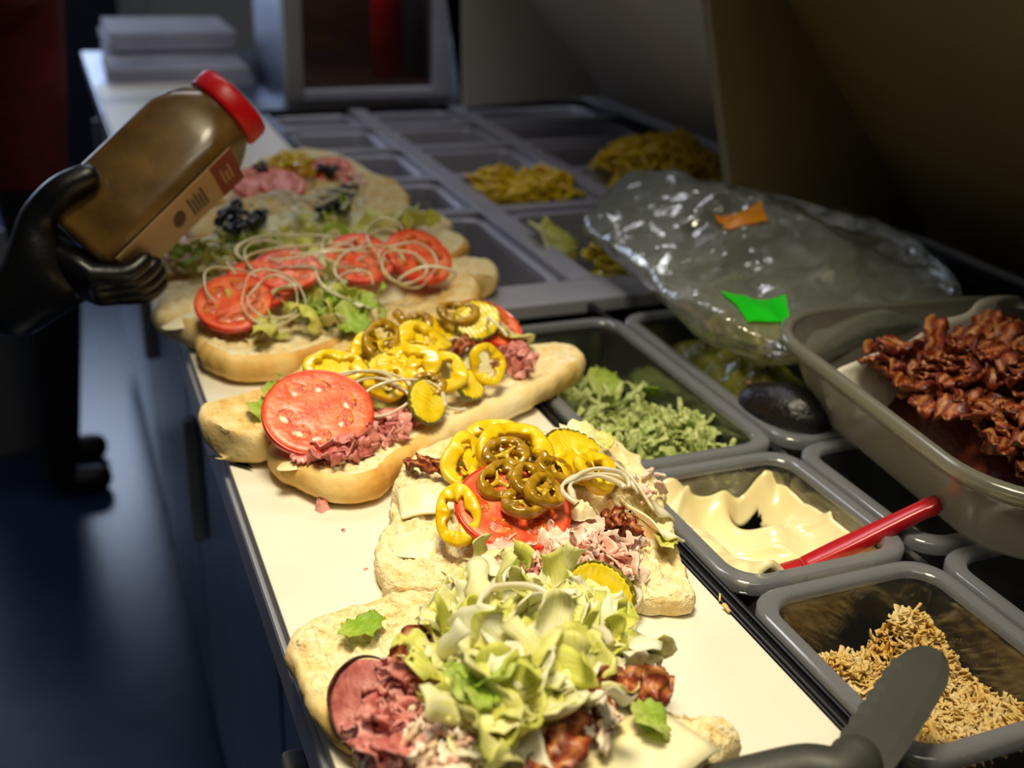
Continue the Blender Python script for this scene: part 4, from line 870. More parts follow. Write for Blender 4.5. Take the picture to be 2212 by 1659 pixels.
def pan(name, x0, x1, y0, y1, depth, m, label, cat='food pan', z=0.0, group=None):
    w_, l_ = x1 - x0, y1 - y0
    t = empty(name, ((x0 + x1) / 2, (y0 + y1) / 2, z)); tag(t, label, cat, group)
    o = ob('pan_wall', pan_mesh('pan_wall', w_, l_, depth, 0.011, 0.030), m, t)
    s = o.modifiers.new('thickness', 'SOLIDIFY'); s.thickness = 0.0018; s.offset = -1
    V = []
    for ins, zz in ((-0.0004, -0.008), (-0.0004, 0.0005), (0.002, 0.0028), (0.006, 0.0022), (0.0115, 0.0030), (0.0135, 0.0), (0.0138, -0.004)):
        L = rrect(-w_ / 2 + ins, w_ / 2 - ins, -l_ / 2 + ins, l_ / 2 - ins, max(0.006, 0.030 - ins * 0.5)); n = len(L); V += [(x, y, zz) for x, y in L]
    ob('rim', mk('rim', V, grid_faces(7, n, False, True)), 'clear_rim' if m == 'clear_pan' else m, t)
    return t
pan('lettuce_pan', 0.3175, 0.486, 0.757, 1.105, 0.10, 'clear_pan', 'long clear plastic pan of shredded lettuce right of the board')
pan('mayonnaise_pan', 0.3175, 0.486, 0.568, 0.752, 0.09, 'clear_pan', 'clear plastic pan of mayonnaise holding the red spatula')
pan('cheese_pan', 0.3175, 0.486, 0.376, 0.563, 0.09, 'clear_pan', 'clear plastic pan of shredded cheese below the grey spreader')
pan('empty_pan', 0.490, 0.660, 0.568, 0.752, 0.10, 'clear_pan', 'empty clear pan with dark inside, under the bacon tub')
pan('side_pan', 0.490, 0.660, 0.376, 0.563, 0.10, 'clear_pan', 'dim clear pan right of the cheese pan')
pan('pickle_pan', 0.490, 0.660, 0.757, 1.105, 0.10, 'clear_pan', 'clear pan of mashed green pickles beside the lettuce pan')

def stuff(name, parts, m, loc, label, cat):
    V, F, U = join(parts); return tag(ob(name, mk(name, V, F), m, None, loc), label, cat, None, 'stuff')
def pile(partfn, n, xr, yr, zf, seed, tilt=50, sc=(0.7, 1.2)):
    rr = random.Random(seed); out = []
    for k in range(n):
        x, y = rr.uniform(*xr), rr.uniform(*yr); out.append(xf(partfn(rr.randrange(30)), (x, y, zf(x, y, rr)), rotm(rr.gauss(0, tilt * .6), rr.gauss(0, tilt * .6), rr.uniform(0, 360)), rr.uniform(*sc)))
    return out
_lp = {}
def lp(s):
    if s not in _lp: _lp[s] = lettuce_part(200 + s, 0.03 + 0.001 * s, 0.006 + 0.0004 * (s % 9))
    return _lp[s]
def zl(x, y, rr): return -0.088 + 0.058 * math.exp(-((y + 0.09) / 0.10) ** 2) + 0.03 * (y > 0.03) * rr.random() + rr.uniform(0, 0.018)
stuff('shredded_lettuce', pile(lp, 520, (-0.058, 0.058), (-0.15, 0.05), zl, 71) + pile(lp, 140, (-0.058, 0.058), (0.05, 0.15), lambda x, y, r: r.uniform(-0.09, -0.06) - 0.1 * x, 72), 'lettuce_pan', (0.402, 0.931, 0), 'green shredded lettuce filling the long clear pan', 'lettuce')
for i, (px, py, rt) in enumerate([(1305, 830, (30, 10, 20)), (1420, 860, (40, 0, 120)), (1455, 820, (30, 30, 60))]):
    o = ob('lettuce_leaf', (LEAFG[i] if i else LEAFG[7]), None, None, at(px, py, -0.045), rt, (1.7, 1.5, 1.5)); tag(o, ['wide green leaf lying inside the long lettuce pan', 'pale upright leaf inside the long lettuce pan', 'thin curled leaf near the right wall of the lettuce pan'][i], 'lettuce')
# cheese
_cp = {}
def cp(s):
    if s not in _cp:
        rr = random.Random(s + 300); L = rr.uniform(0.006, 0.020); k = rr.uniform(-90, 90); n = 6; P = []; Ns = []
        for i in range(n):
            u = i / (n - 1) - 0.5; a = u * L * k; P.append(np.array([math.sin(a) / k, 0, (1 - math.cos(a)) / k])); Ns.append(np.array([-math.sin(a), 0, math.cos(a)]))
        _cp[s] = ribbon(P, [np.array([0, 1.0, 0])] * n, Ns, rr.uniform(0.0018, 0.0065), 0.0011, 3, lambda u, v: 0.0006 * math.sin(9 * u + s + v * 4))
    return _cp[s]
def zc(x, y, rr):
    h = -0.062 + 0.048 * math.exp(-(((x - 0.036) / 0.028) ** 2 + ((y - 0.045) / 0.035) ** 2)) + 0.036 * math.exp(-(((x + 0.035) / 0.03) ** 2 + ((y - 0.03) / 0.03) ** 2)) + 0.032 * max(0, -y / 0.09 + 0.3)
    return h + rr.uniform(-0.006, 0.006)
stuff('shredded_cheese', pile(cp, 3600, (-0.064, 0.064), (-0.076, 0.060), zc, 73, 60, (0.5, 0.95)), 'cheddar', (0.402, 0.469, 0), 'pale yellow shredded cheese in the clear pan under the spreader', 'cheese')
mm = mound('cheese_base', 0.402, 0.462, 0.060, 0.068, -0.088, 0.036, 5, 'cheddar', 0.014, 160, label='settled layer of shredded cheese on the pan bottom', cat='cheese', kind='stuff')
for i, (px, py) in enumerate([(1690, 1305), (1755, 1340), (1815, 1330), (1745, 1315), (1860, 1290), (1600, 1333), (1555, 1290), (1570, 1312)]):
    z = 0.004 if i > 5 else -0.03
    tag(ob('cheese_shred', mk('cheese_shred', *cp(i)[:2]), 'cheddar', None, at(px, py, z), (10, 20, 40 * i), 0.55), 'stray cheese scrap on the black rail' if i > 5 else 'stray cheese shred stuck on the cheese pan wall', 'cheese', 'stray cheese on the rail' if i > 5 else 'stray cheese in the pan')
# mayonnaise: smeared height field with a scraped bare patch
nxm, nym = 70, 76; V = []; cx, cy = 0.402, 0.660
for j in range(nym):
    for i in range(nxm):
        u, v = i / (nxm - 1) * 2 - 1, j / (nym - 1) * 2 - 1; x, y = u * 0.067, v * 0.074; e = max(abs(u), abs(v)) ** 4
        pcx, pcy = at(1625, 1148, -0.052)[:2] - np.array([cx, cy]); p = np.array([x * 26 + 0.9 * math.sin(y * 40), y * 14, 2.0]); rg = abs(float(vnoise(p, 3))); sw = float(fbm(p * 0.7, 9, 2))
        z = -0.046 + 0.028 * e + 0.009 * sw + 0.006 * max(0, 0.22 - rg) / 0.22 + 0.020 * math.exp(-(((x + 0.046) / 0.018) ** 2)) + 0.020 * math.exp(-(((x - 0.022) / 0.02) ** 2 + ((y - 0.015) / 0.034) ** 2)) + 0.012 * math.exp(-(((y + 0.05) / 0.022) ** 2))
        gq = math.exp(-(((x - pcx) / 0.020) ** 2 + ((y - pcy) / 0.026) ** 2) ** 2); z = z * (1 - gq) - 0.060 * gq
        V.append((x * (1 - 0.06 * e * (z < -0.045)), y, z))
F = []
for f in grid_faces(nym, nxm):
    q = np.mean([V[k] for k in f], 0)
    if abs(q[0] - pcx) < 0.0145 + 0.0012 * math.sin(q[1] * 900) and abs(q[1] - pcy) < 0.015: continue
    F.append(f)
mo = tag(ob('mayonnaise', mk('mayonnaise', V, F), 'mayo', None, (cx, cy, 0)), 'thick cream mayonnaise with swirls and a scraped bare patch', 'mayonnaise')
s_ = mo.modifiers.new('thickness', 'SOLIDIFY'); s_.thickness = 0.006; s_.offset = -1
# red spatula
a = at(1735, 1222, -0.028); b = at(2030, 1082, 0.030); dv = b - a; L = np.linalg.norm(dv); T = dv / L; side = np.cross(T, [0, 0, 1.0]); side /= np.linalg.norm(side); up = np.cross(side, T)
n = 26; P = [a + dv * (k / (n - 1)) for k in range(n)]
sp = empty('spatula', tuple(a)); tag(sp, 'red plastic spatula standing in the mayonnaise pan', 'spatula')
W = [0.0155 + 0.0015 * math.sin(6 * k / n) for k in range(n)]; W[-1] = 0.009; W[-2] = 0.014; W[-3] = 0.0162
pr = ribbon([p - a for p in P], [side] * n, [up] * n, W, 0.010, 7, lambda u, v: -0.0012 * v * v); hd = ob('handle', mk('handle', pr[0], pr[1]), 'red_plastic', sp)
bv = hd.modifiers.new('round', 'BEVEL'); bv.width = 0.0015; bv.segments = 2; bv.limit_method = 'ANGLE'
n = 14; P = [-T * 0.075 * (1 - k / (n - 1)) + T * 0.006 for k in range(n)]; W = [0.030 * min(1, 0.6 + k * 0.2) * (1 if k < 8 else 1 - (k - 8) * 0.1) for k in range(n)]
pr = ribbon(P, [side] * n, [up] * n, W, 0.003, 6); ob('blade', mk('blade', pr[0], pr[1]), 'red_plastic', sp)
# grey serrated spreader
ks = empty('spreader', tuple(at(1880, 1640, 0.02))); tag(ks, 'dark grey serrated sandwich spreader lying over the board corner', 'spreader')
o0 = np.array(ks.location)
zt_ = 0.040; base = at(1855, 1650, 0.030); tip = at(2000, 1430, zt_); ax_ = tip - base; L = np.linalg.norm(ax_); T = ax_ / L; side = np.cross(T, [0, 0, 1.0]); side /= np.linalg.norm(side); up = np.cross(side, T)
n = 60; V = []; 
for k in range(n):
    u = k / (n - 1); w0 = 0.0165 * (1 if u < 0.72 else math.sqrt(max(0.0, 1 - ((u - 0.72) / 0.30) ** 2)))
    wl = w0 * 1.0 + (0.0016 * abs(math.sin(u * 30)) if u < 0.8 else 0); wr = w0 * (1.0 + 0.10 * math.sin(PI * u))
    c0 = base + T * (L * 1.14 * u) - o0
    for s, dz in ((-wl, 0), (-wl * 0.6, 0.0009), (wr * 0.6, 0.0009), (wr, 0), (wr * 0.6, -0.0009), (-wl * 0.6, -0.0009)): V.append(c0 + side * s + up * dz)
ob('blade', mk('blade', V, grid_faces(n, 6, False, True) + [tuple(range(6))[::-1], tuple(range((n - 1) * 6, n * 6))], False), 'grey_plastic', ks)
HP = smooth_open([base + T * 0.012, at(1815, 1668, 0.028), at(1740, 1664, 0.026), at(1640, 1685, 0.022), at(1500, 1720, 0.016)], 24) - o0
ob('handle', tube('handle', HP, [0.009, 0.012] + [0.0145] * 20 + [0.012, 0.006], 14), 'grey_plastic', ks)
# pickles / mash, avocado, side pan content
mound('mashed_pickle', 0.575, 0.945, 0.062, 0.145, -0.06, 0.062, 15, 'mash', 0.012, 60, label='yellow green mashed pickle heap behind the avocado', cat='pickle', kind='stuff')
av = empty('avocado', tuple(at(1690, 900, 0.0))); tag(av, 'dark ripe avocado beside the bacon tub', 'avocado')
V = []; nn = 28; mmn = 18
for j in range(mmn):
    t = PI * j / (mmn - 1)
    for i in range(nn):
        a = 2 * PI * i / nn; r = 0.030 * math.sin(t) * (1 - 0.22 * math.cos(t)); V.append((0.050 * math.cos(t), r * math.cos(a), r * math.sin(a) * 0.95))
V = np.array(V); V += V * (fbm(V * 120, 3, 2) * 0.03)[:, None]
ob('skin', mk('skin', V, grid_faces(mmn, nn, False, True)), 'avocado', av, (0, 0, 0.006), (0, 0, 115))
ob('stem', lathe('stem', [(0.003, 0), (0.004, 0.003), (0.003, 0.005)], 10), 'brown_panel', av, (-0.017, 0.036, 0.02), (-60, 0, 0))
tag(mound('sauce_layer', 0.575, 0.469, 0.06, 0.066, -0.085, 0.03, 9, 'meat_pan', 0.004, 80), 'dim brown spread inside the pan right of the cheese', 'spread', None, 'stuff')

# ------------------------------------------------------------------ rear well pans and contents
cols = ((0.319, 0.491), (0.529, 0.716), (0.754, 1.040)); rows = ((1.25, 1.577), (1.607, 1.787), (1.817, 2.010), (2.040, 2.215), (2.245, 2.39))
names = {(0, 0): 'front left', (1, 0): 'front middle', (2, 0): 'front right'}
coln = ('left', 'middle', 'right'); rown = ('front', 'second', 'third', 'fourth', 'back')
for ci, (x0, x1) in enumerate(cols):
    for ri, (y0, y1) in enumerate(rows):
        pan('steel_pan', x0, x1, y0, y1, 0.10, 'steel', 'steel pan in the %s column, %s row of the rear well' % (coln[ci], rown[ri]), z=-0.012)
def ringpile(name, n, x0, x1, y0, y1, zf, label, group, seed, mname='pepper', cat='pepper'):
    rr = random.Random(seed)
    ms = []
    for s in range(4):
        m_ = ring_mesh(0.016 + 0.002 * s, 0.007, 0.007, s, 0.1, 1.2, 26, 7, name); m_.materials.append(M[mname]); ms.append(m_)
    for k in range(n):
        x, y = rr.uniform(x0, x1), rr.uniform(y0, y1)
        tag(ob(name, ms[k % 4], None, None, (x, y, zf(x, y) - abs(rr.gauss(0, 0.006))), (rr.gauss(0, 25), rr.gauss(0, 25), rr.uniform(0, 360))), label, cat, group)
def dome(cx, cy, rx, ry, z0, h): return lambda x, y: z0 + h * max(0, 1 - ((x - cx) / rx) ** 2 - ((y - cy) / ry) ** 2)
ringpile('pepper_ring', 70, 0.545, 0.70, 1.625, 1.77, dome(0.60, 1.70, 0.16, 0.14, -0.02, 0.035), 'yellow pepper ring piled in the middle pan of the rear well', 'peppers in the middle rear pan', 81)
mound('pepper_bed', 0.622, 1.697, 0.075, 0.075, -0.07, 0.055, 4, 'pepper', 0.008, 80, label='packed yellow peppers deep in the middle rear pan', cat='pepper', kind='stuff')
ringpile('pepper_ring', 110, 0.80, 1.0, 1.64, 1.82, dome(0.90, 1.73, 0.15, 0.13, -0.01, 0.07), 'yellow pepper ring in the tall mound by the rear wall', 'peppers in the right rear pan', 82)
mound('pepper_bed', 0.90, 1.735, 0.12, 0.10, -0.07, 0.12, 5, 'pepper', 0.008, 80, label='packed yellow peppers inside the tall rear mound', cat='pepper', kind='stuff')
ringpile('pickle_ring', 26, 0.58, 0.70, 1.27, 1.40, dome(0.64, 1.33, 0.09, 0.1, -0.03, 0.03), 'yellow pickle ring in the front middle pan of the rear well', 'pickles in the front rear pan', 83, 'pickle', 'pickle')
mound('pickle_bed', 0.63, 1.36, 0.07, 0.09, -0.09, 0.06, 6, 'pickle', 0.008, 80, label='packed pickles deep in the front middle rear pan', cat='pickle', kind='stuff')
o = ob('onion_piece', LEAF[5], None, None, at(1200, 530, -0.01), (50, 20, 40), 2.4); tag(o, 'pale onion layer standing in the front middle rear pan', 'onion')
for i, (cx, cy, m_, lab) in enumerate([(0.405, 1.41, 'meat_pan', 'dark sliced meat in the front left rear pan'), (0.405, 1.70, 'meat_pan', 'dark cured meat in the second left rear pan'), (0.405, 1.91, 'meat_pan', 'dark relish in the third left rear pan'), (0.405, 2.13, 'mash', 'olive green pickles in the fourth left rear pan'), (0.62, 1.91, 'mash', 'dull green peppers in the third middle rear pan'), (0.62, 2.13, 'mash', 'olive green relish in the fourth middle rear pan'), (0.89, 1.95, 'meat_pan', 'dark red tomato mix in the third right rear pan'), (0.89, 2.13, 'meat_pan', 'dark chopped filling in the fourth right rear pan')]):
    mound('pan_filling', cx, cy, 0.062, 0.062 if i else 0.11, -0.10, 0.05, 20 + i, m_, 0.01, 70, label=lab, cat='filling', kind='stuff')
tag(ob('lettuce_shred', LETL[3], None, None, at(920, 468, 0.006), (5, 5, -10), 0.8), 'pale lettuce strip lying on the rear well frame', 'lettuce')

# ------------------------------------------------------------------ bacon tub
tz0, tz1 = 0.004, 0.082
def tub_loop(ins, z, rot=-6):
    L = rrect(-0.168 + ins, 0.168 - ins, -0.20 + ins, 0.20 - ins, 0.085 - ins * 0.6, 9); c, s = math.cos(math.radians(rot)), math.sin(math.radians(rot))
    return [(x * c - y * s, x * s + y * c, z) for x, y in L]
tb = empty('bacon_tub', (0.672, 0.668, tz0)); tag(tb, 'translucent plastic tub of cooked bacon at the right', 'tub')
V = []; lo_ = [(0.001, 0.064), (0.0, 0.070), (0.0, 0.077), (0.003, 0.079), (0.006, 0.077), (0.008, 0.070), (0.011, 0.060), (0.032, 0.008), (0.040, 0.001), (0.07, 0.0)]
for i_, z in lo_: L_ = tub_loop(i_, z); V += L_
nt_ = len(L_); tm = mk('tub_wall', V, grid_faces(len(lo_), nt_, False, True) + [tuple(range((len(lo_) - 1) * nt_, len(lo_) * nt_))])
tw = ob('tub_wall', tm, 'clear_tub', tb); s_ = tw.modifiers.new('thickness', 'SOLIDIFY'); s_.thickness = 0.0018; s_.offset = -1
V = []
for i_, z in ((-0.001, 0.067), (-0.004, 0.072), (-0.0045, 0.077), (-0.001, 0.0805), (0.004, 0.0805), (0.007, 0.077), (0.006, 0.072)): V += tub_loop(i_, z)
ob('rim', mk('rim', V, grid_faces(7, nt_, True, True)), 'clear_tub', tb)
# paper towel lining: crumpled sheet leaning on the far wall
TP = smooth_open([at(1775, 845, 0.045), at(1800, 805, 0.060), at(1850, 782, 0.066), at(1940, 745, 0.070), at(2040, 695, 0.078), at(2120, 652, 0.086), at(2210, 640, 0.080)], 46); V = []
tcn = np.array([0.655, 0.665])
for j in range(9):
    for k in range(46):
        w_ = j / 8; p = TP[k].copy(); inw = tcn - p[:2]; inw /= np.linalg.norm(inw)
        p[:2] += inw * (0.020 * (1 - w_)) ; p[2] = p[2] * w_ + 0.014 * (1 - w_); p += np.array([0.0025 * math.sin(k * 0.9 + j), 0.0025 * math.cos(k * 0.7 + j * 0.6), 0.003 * math.sin(k * 0.5) * w_]); V.append(p - np.array([0.655, 0.665, tz0]))
pw = tag(ob('paper_towel', mk('paper_towel', V, grid_faces(9, 46)), 'paper', None, (0.655, 0.665, tz0)), 'off white paper towel lining the bacon tub', 'paper towel')
s_ = pw.modifiers.new('thickness', 'SOLIDIFY'); s_.thickness = 0.0012
BAC = []
for s in range(9): p_ = bacon_part(90 + s, 0.08 + 0.010 * (s % 5), 0.030, 0.0035); m_ = mk('bacon_strip', p_[0], p_[1], True, p_[2]); m_.materials.append(M['bacon']); BAC.append(m_)
mound('bacon_bed', 0.694, 0.656, 0.112, 0.145, 0.008, 0.060, 8, 'bacon', 0.012, 60, label='packed bacon underneath the strips in the tub', cat='bacon', kind='stuff')
rr = random.Random(23)
for k in range(210):
    a = rr.uniform(0, 6.3); r_ = math.sqrt(rr.random()); ca, sa = math.cos(a), math.sin(a); x, y = 0.104 * r_ * math.copysign(abs(ca) ** 0.6, ca), 0.146 * r_ * math.copysign(abs(sa) ** 0.6, sa)
    z = 0.046 + 0.034 * (1 - r_ ** 3) + 0.012 * y / 0.14 + rr.uniform(-0.005, 0.006)
    tag(ob('bacon_strip', BAC[k % 9], None, None, (0.698 + x, 0.654 + y, z), (rr.gauss(0, 14), rr.gauss(0, 12) - x * 120, rr.gauss(35, 28)), rr.uniform(0.8, 1.1)), 'crisp reddish brown bacon strip piled in the plastic tub', 'bacon', 'bacon strips in the tub')

# ------------------------------------------------------------------ clear produce bag with green and orange stickers
OUT = [(1262, 462), (1300, 425), (1375, 392), (1480, 392), (1600, 405), (1730, 440), (1870, 490), (1990, 560), (2080, 640), (2000, 700), (1850, 720), (1720, 750), (1600, 735), (1510, 700), (1440, 655), (1400, 600), (1350, 545), (1290, 500)]
P2 = smooth_closed(pxo(OUT, 0.06), 120); c = P2.mean(0); V = []; nr = 30
for sgn in (1, -1):
    for r in (np.linspace(0, 1, nr) if sgn > 0 else np.linspace(1, 0, nr)):
        xy = c + (P2 - c) * r; q = np.c_[xy, np.full(120, 0.3 * sgn)]
        cr = 1 - np.abs(vnoise(q * np.array([11, 16, 1]), 5)) * 2; cr2 = 1 - np.abs(vnoise(q * np.array([30, 22, 1]), 8)) * 2
        z = 0.055 + sgn * (0.036 * (1 - r ** 3) + (0.020 * cr + 0.012 * cr2) * (1 - 0.5 * r)) + 0.010 * np.sin(xy[:, 0] * 30)
        V += list(np.c_[xy, np.maximum(z, 0.006)] - np.array([c[0], c[1], 0]))
bg = empty('produce_bag', (c[0], c[1], 0.0)); tag(bg, 'crumpled clear plastic produce bag draped over the rear pans', 'plastic bag')
ob('film', mk('film', V, grid_faces(2 * nr, 120, False, True)), 'film', bg)
from mathutils.bvhtree import BVHTree
fv = [Vector(v) + bg.location for v in V]; bvh = BVHTree.FromPolygons(fv, grid_faces(2 * nr, 120, False, True))
def sticker(name, corners, m, zg, n=9):
    """thin label stuck on the film: follows the bag's surface"""
    c4 = [np.array(at(x, y, zg)) for x, y in corners]; T = []; Bt = []
    for j in range(n):
        for i in range(n):
            u, v = i / (n - 1), j / (n - 1); q = (c4[0] * (1 - u) + c4[1] * u) * (1 - v) + (c4[3] * (1 - u) + c4[2] * u) * v
            hit = bvh.ray_cast(Vector((q[0], q[1], 0.4)), Vector((0, 0, -1)))[0]; z = hit.z if hit else 0.03
            T.append([q[0] - bg.location.x, q[1] - bg.location.y, z])
    T = np.array(T); Z = T[:, 2].reshape(n, n)
    for k in range(2): Z = (Z + np.roll(Z, 1, 0) * 0 + np.maximum(Z, (np.roll(Z, 1, 0) + np.roll(Z, -1, 0) + np.roll(Z, 1, 1) + np.roll(Z, -1, 1)) / 4)) / 2
    T[:, 2] = Z.ravel() + 0.003; Bt = T - np.array([0, 0, 0.001]); g = grid_faces(n, n); o_ = n * n
    F = g + [tuple(reversed([k + o_ for k in f])) for f in g]
    return ob(name, mk(name, list(T) + list(Bt), F), m, bg)
sticker('green_sticker', [(1552, 672), (1690, 682), (1706, 722), (1612, 726)], 'green_card', 0.062)
sticker('orange_sticker', [(1545, 440), (1640, 444), (1658, 476), (1568, 474)], 'orange_card', 0.118)
# green stuff seen through the bag
mound('salad_greens', *at(1640, 690, 0.02)[:2], 0.06, 0.05, 0.008, 0.03, 6, 'mash', 0.01, 70, label='green produce lying inside the clear bag', cat='produce', kind='stuff')

# ------------------------------------------------------------------ spice bottle held over the far sandwiches
r_, d_, f_ = RW[:, 0], RW[:, 1], RW[:, 2]
def nrm(v): v = np.asarray(v, float); return v / np.linalg.norm(v)
bc = at_d(350, 372, 1.24)
bf = nrm(bc - CAM); bx = nrm(r_ - bf * (r_ @ bf)); bd = np.cross(bf, bx); bd = bd if bd @ d_ > 0 else -bd
ba = nrm(0.727 * bx - 0.687 * bd + 0.10 * bf); pp = -0.687 * bx - 0.727 * bd; pp = nrm(pp - ba * (pp @ ba))
tcm = nrm(-bf - ba * (-bf @ ba)); al = math.radians(24.6)
n1 = nrm(math.cos(al) * tcm + math.sin(al) * pp); n2 = nrm(math.sin(al) * tcm - math.cos(al) * pp)
if np.linalg.det(np.stack([n1, n2, ba], 1)) < 0: Mx = np.stack([n2, n1, ba], 1); e1, e2 = n2, n1
else: Mx = np.stack([n1, n2, ba], 1); e1, e2 = n1, n2
b0 = bc - ba * 0.112
def bw(u, a1, a2): return b0 + ba * u + n1 * a1 + n2 * a2
bt = empty('spice_bottle'); tag(bt, 'square brown spice bottle with a red cap held over the sandwiches', 'bottle')
bt.matrix_world = Matrix(((*Mx[0], b0[0]), (*Mx[1], b0[1]), (*Mx[2], b0[2]), (0, 0, 0, 1)))
def sqsec(h, z, ex, n=48):
    out = []
    for k in range(n):
        a = 2 * PI * k / n; c, s = math.cos(a), math.sin(a); out.append((h * math.copysign(abs(c) ** ex, c), h * math.copysign(abs(s) ** ex, s), z))
    return out
V = []; secs = [(0.030, 0.0, 0.4), (0.042, 0.002, 0.35), (0.0475, 0.010, 0.32), (0.0485, 0.06, 0.32), (0.0485, 0.12, 0.32), (0.0480, 0.155, 0.34), (0.0455, 0.175, 0.45), (0.041, 0.190, 0.7), (0.038, 0.197, 1.0), (0.037, 0.206, 1.0), (0.030, 0.207, 1.0)]
for h, z, ex in secs: V += sqsec(h, z, ex)
ob('body', mk('body', V, grid_faces(len(secs), 48, False, True) + [tuple(range(48))[::-1], tuple(range(480, 528))]), 'bottle', bt)
capo = ob('cap', lathe('cap', [(0.036, 0.199), (0.0425, 0.2), (0.0432, 0.204), (0.0432, 0.217), (0.041, 0.2215), (0.034, 0.2222), (0.0, 0.2222)], 48, cap=False), 'cap_red', bt)
for k in range(3): ob('cap_flap', boxmesh('cap_flap', -0.03, 0.03, -0.012 + 0.0, 0.012, 0.2222, 0.2236, 0.0005), 'cap_red', capo) if k == 0 else None
def face_quad(name, u0, u1, s0, s1, which, m, parent, lift=0.0004):
    # rectangle on the n2 face (which=2) or the n1 face (which=1), in bottle coordinates
    hgt = 0.0487 + lift; Q = []
    for u, s in ((u0, s0), (u1, s0), (u1, s1), (u0, s1)):
        w_ = bw(u, s, hgt) if which == 2 else bw(u, hgt, s); Q.append(np.linalg.inv(Mx) @ (w_ - b0))
    nn_ = np.linalg.inv(Mx) @ ((n2 if which == 2 else n1) * 0.0006); V = Q + [q - nn_ for q in Q]
    return ob(name, mk(name, V, [(0, 1, 2, 3), (7, 6, 5, 4), (0, 4, 5, 1), (1, 5, 6, 2), (2, 6, 7, 3), (3, 7, 4, 0)], False), m, parent)
lab_ = face_quad('label', 0.014, 0.172, -0.040, 0.040, 2, 'bottle_label', bt)
face_quad('red_panel', 0.142, 0.172, -0.040, 0.040, 2, 'print_red', lab_, 0.0010)
for k in range(5): face_quad('print_line', 0.122 - 0.0045 * k, 0.1245 - 0.0045 * k, -0.022, 0.022 - 0.008 * (k % 2), 2, 'print_dark', lab_, 0.0010)
for k in range(3): face_quad('red_panel_mark', 0.150 + 0.005 * k, 0.152 + 0.005 * k, -0.018, 0.018 - 0.01 * (k % 2), 2, 'bottle_label', lab_, 0.0015)
Q = []
for k in range(20):
    a = 2 * PI * k / 20; w_ = bw(0.088 + 0.008 * math.cos(a), 0.016 * math.sin(a) + 0.004 * math.cos(a), 0.0497); Q.append(np.linalg.inv(Mx) @ (w_ - b0))
nn_ = np.linalg.inv(Mx) @ (n2 * 0.0006)
ob('print_emblem', mk('print_emblem', Q + [q - nn_ for q in Q], [tuple(range(20)), tuple(range(39, 19, -1))] + [(i, (i + 1) % 20, 20 + (i + 1) % 20, 20 + i) for i in range(20)], False), 'print_brown', lab_)

# ------------------------------------------------------------------ people
def skin_mesh(name, joints, edges, root, subdiv=2):
    names_ = list(joints); bm = bmesh.new(); lay = bm.verts.layers.skin.verify(); vs = {}
    for n_ in names_:
        p, r = joints[n_]; v = bm.verts.new(tuple(map(float, p))); v[lay].radius = (r, r) if not isinstance(r, tuple) else r; v[lay].use_root = (n_ == root); vs[n_] = v
    for a, b in edges: bm.edges.new((vs[a], vs[b]))
    me = bpy.data.meshes.new(name); bm.to_mesh(me); bm.free()
    o = bpy.data.objects.new(name, me); COL.objects.link(o)
    sk = o.modifiers.new('skin', 'SKIN'); sk.use_smooth_shade = True; sd = o.modifiers.new('sub', 'SUBSURF'); sd.levels = sd.render_levels = subdiv
    dg = bpy.context.evaluated_depsgraph_get(); m2 = bpy.data.meshes.new_from_object(o.evaluated_get(dg)); bpy.data.objects.remove(o); m2.name = name
    m2.polygons.foreach_set('use_smooth', [True] * len(m2.polygons)); return m2
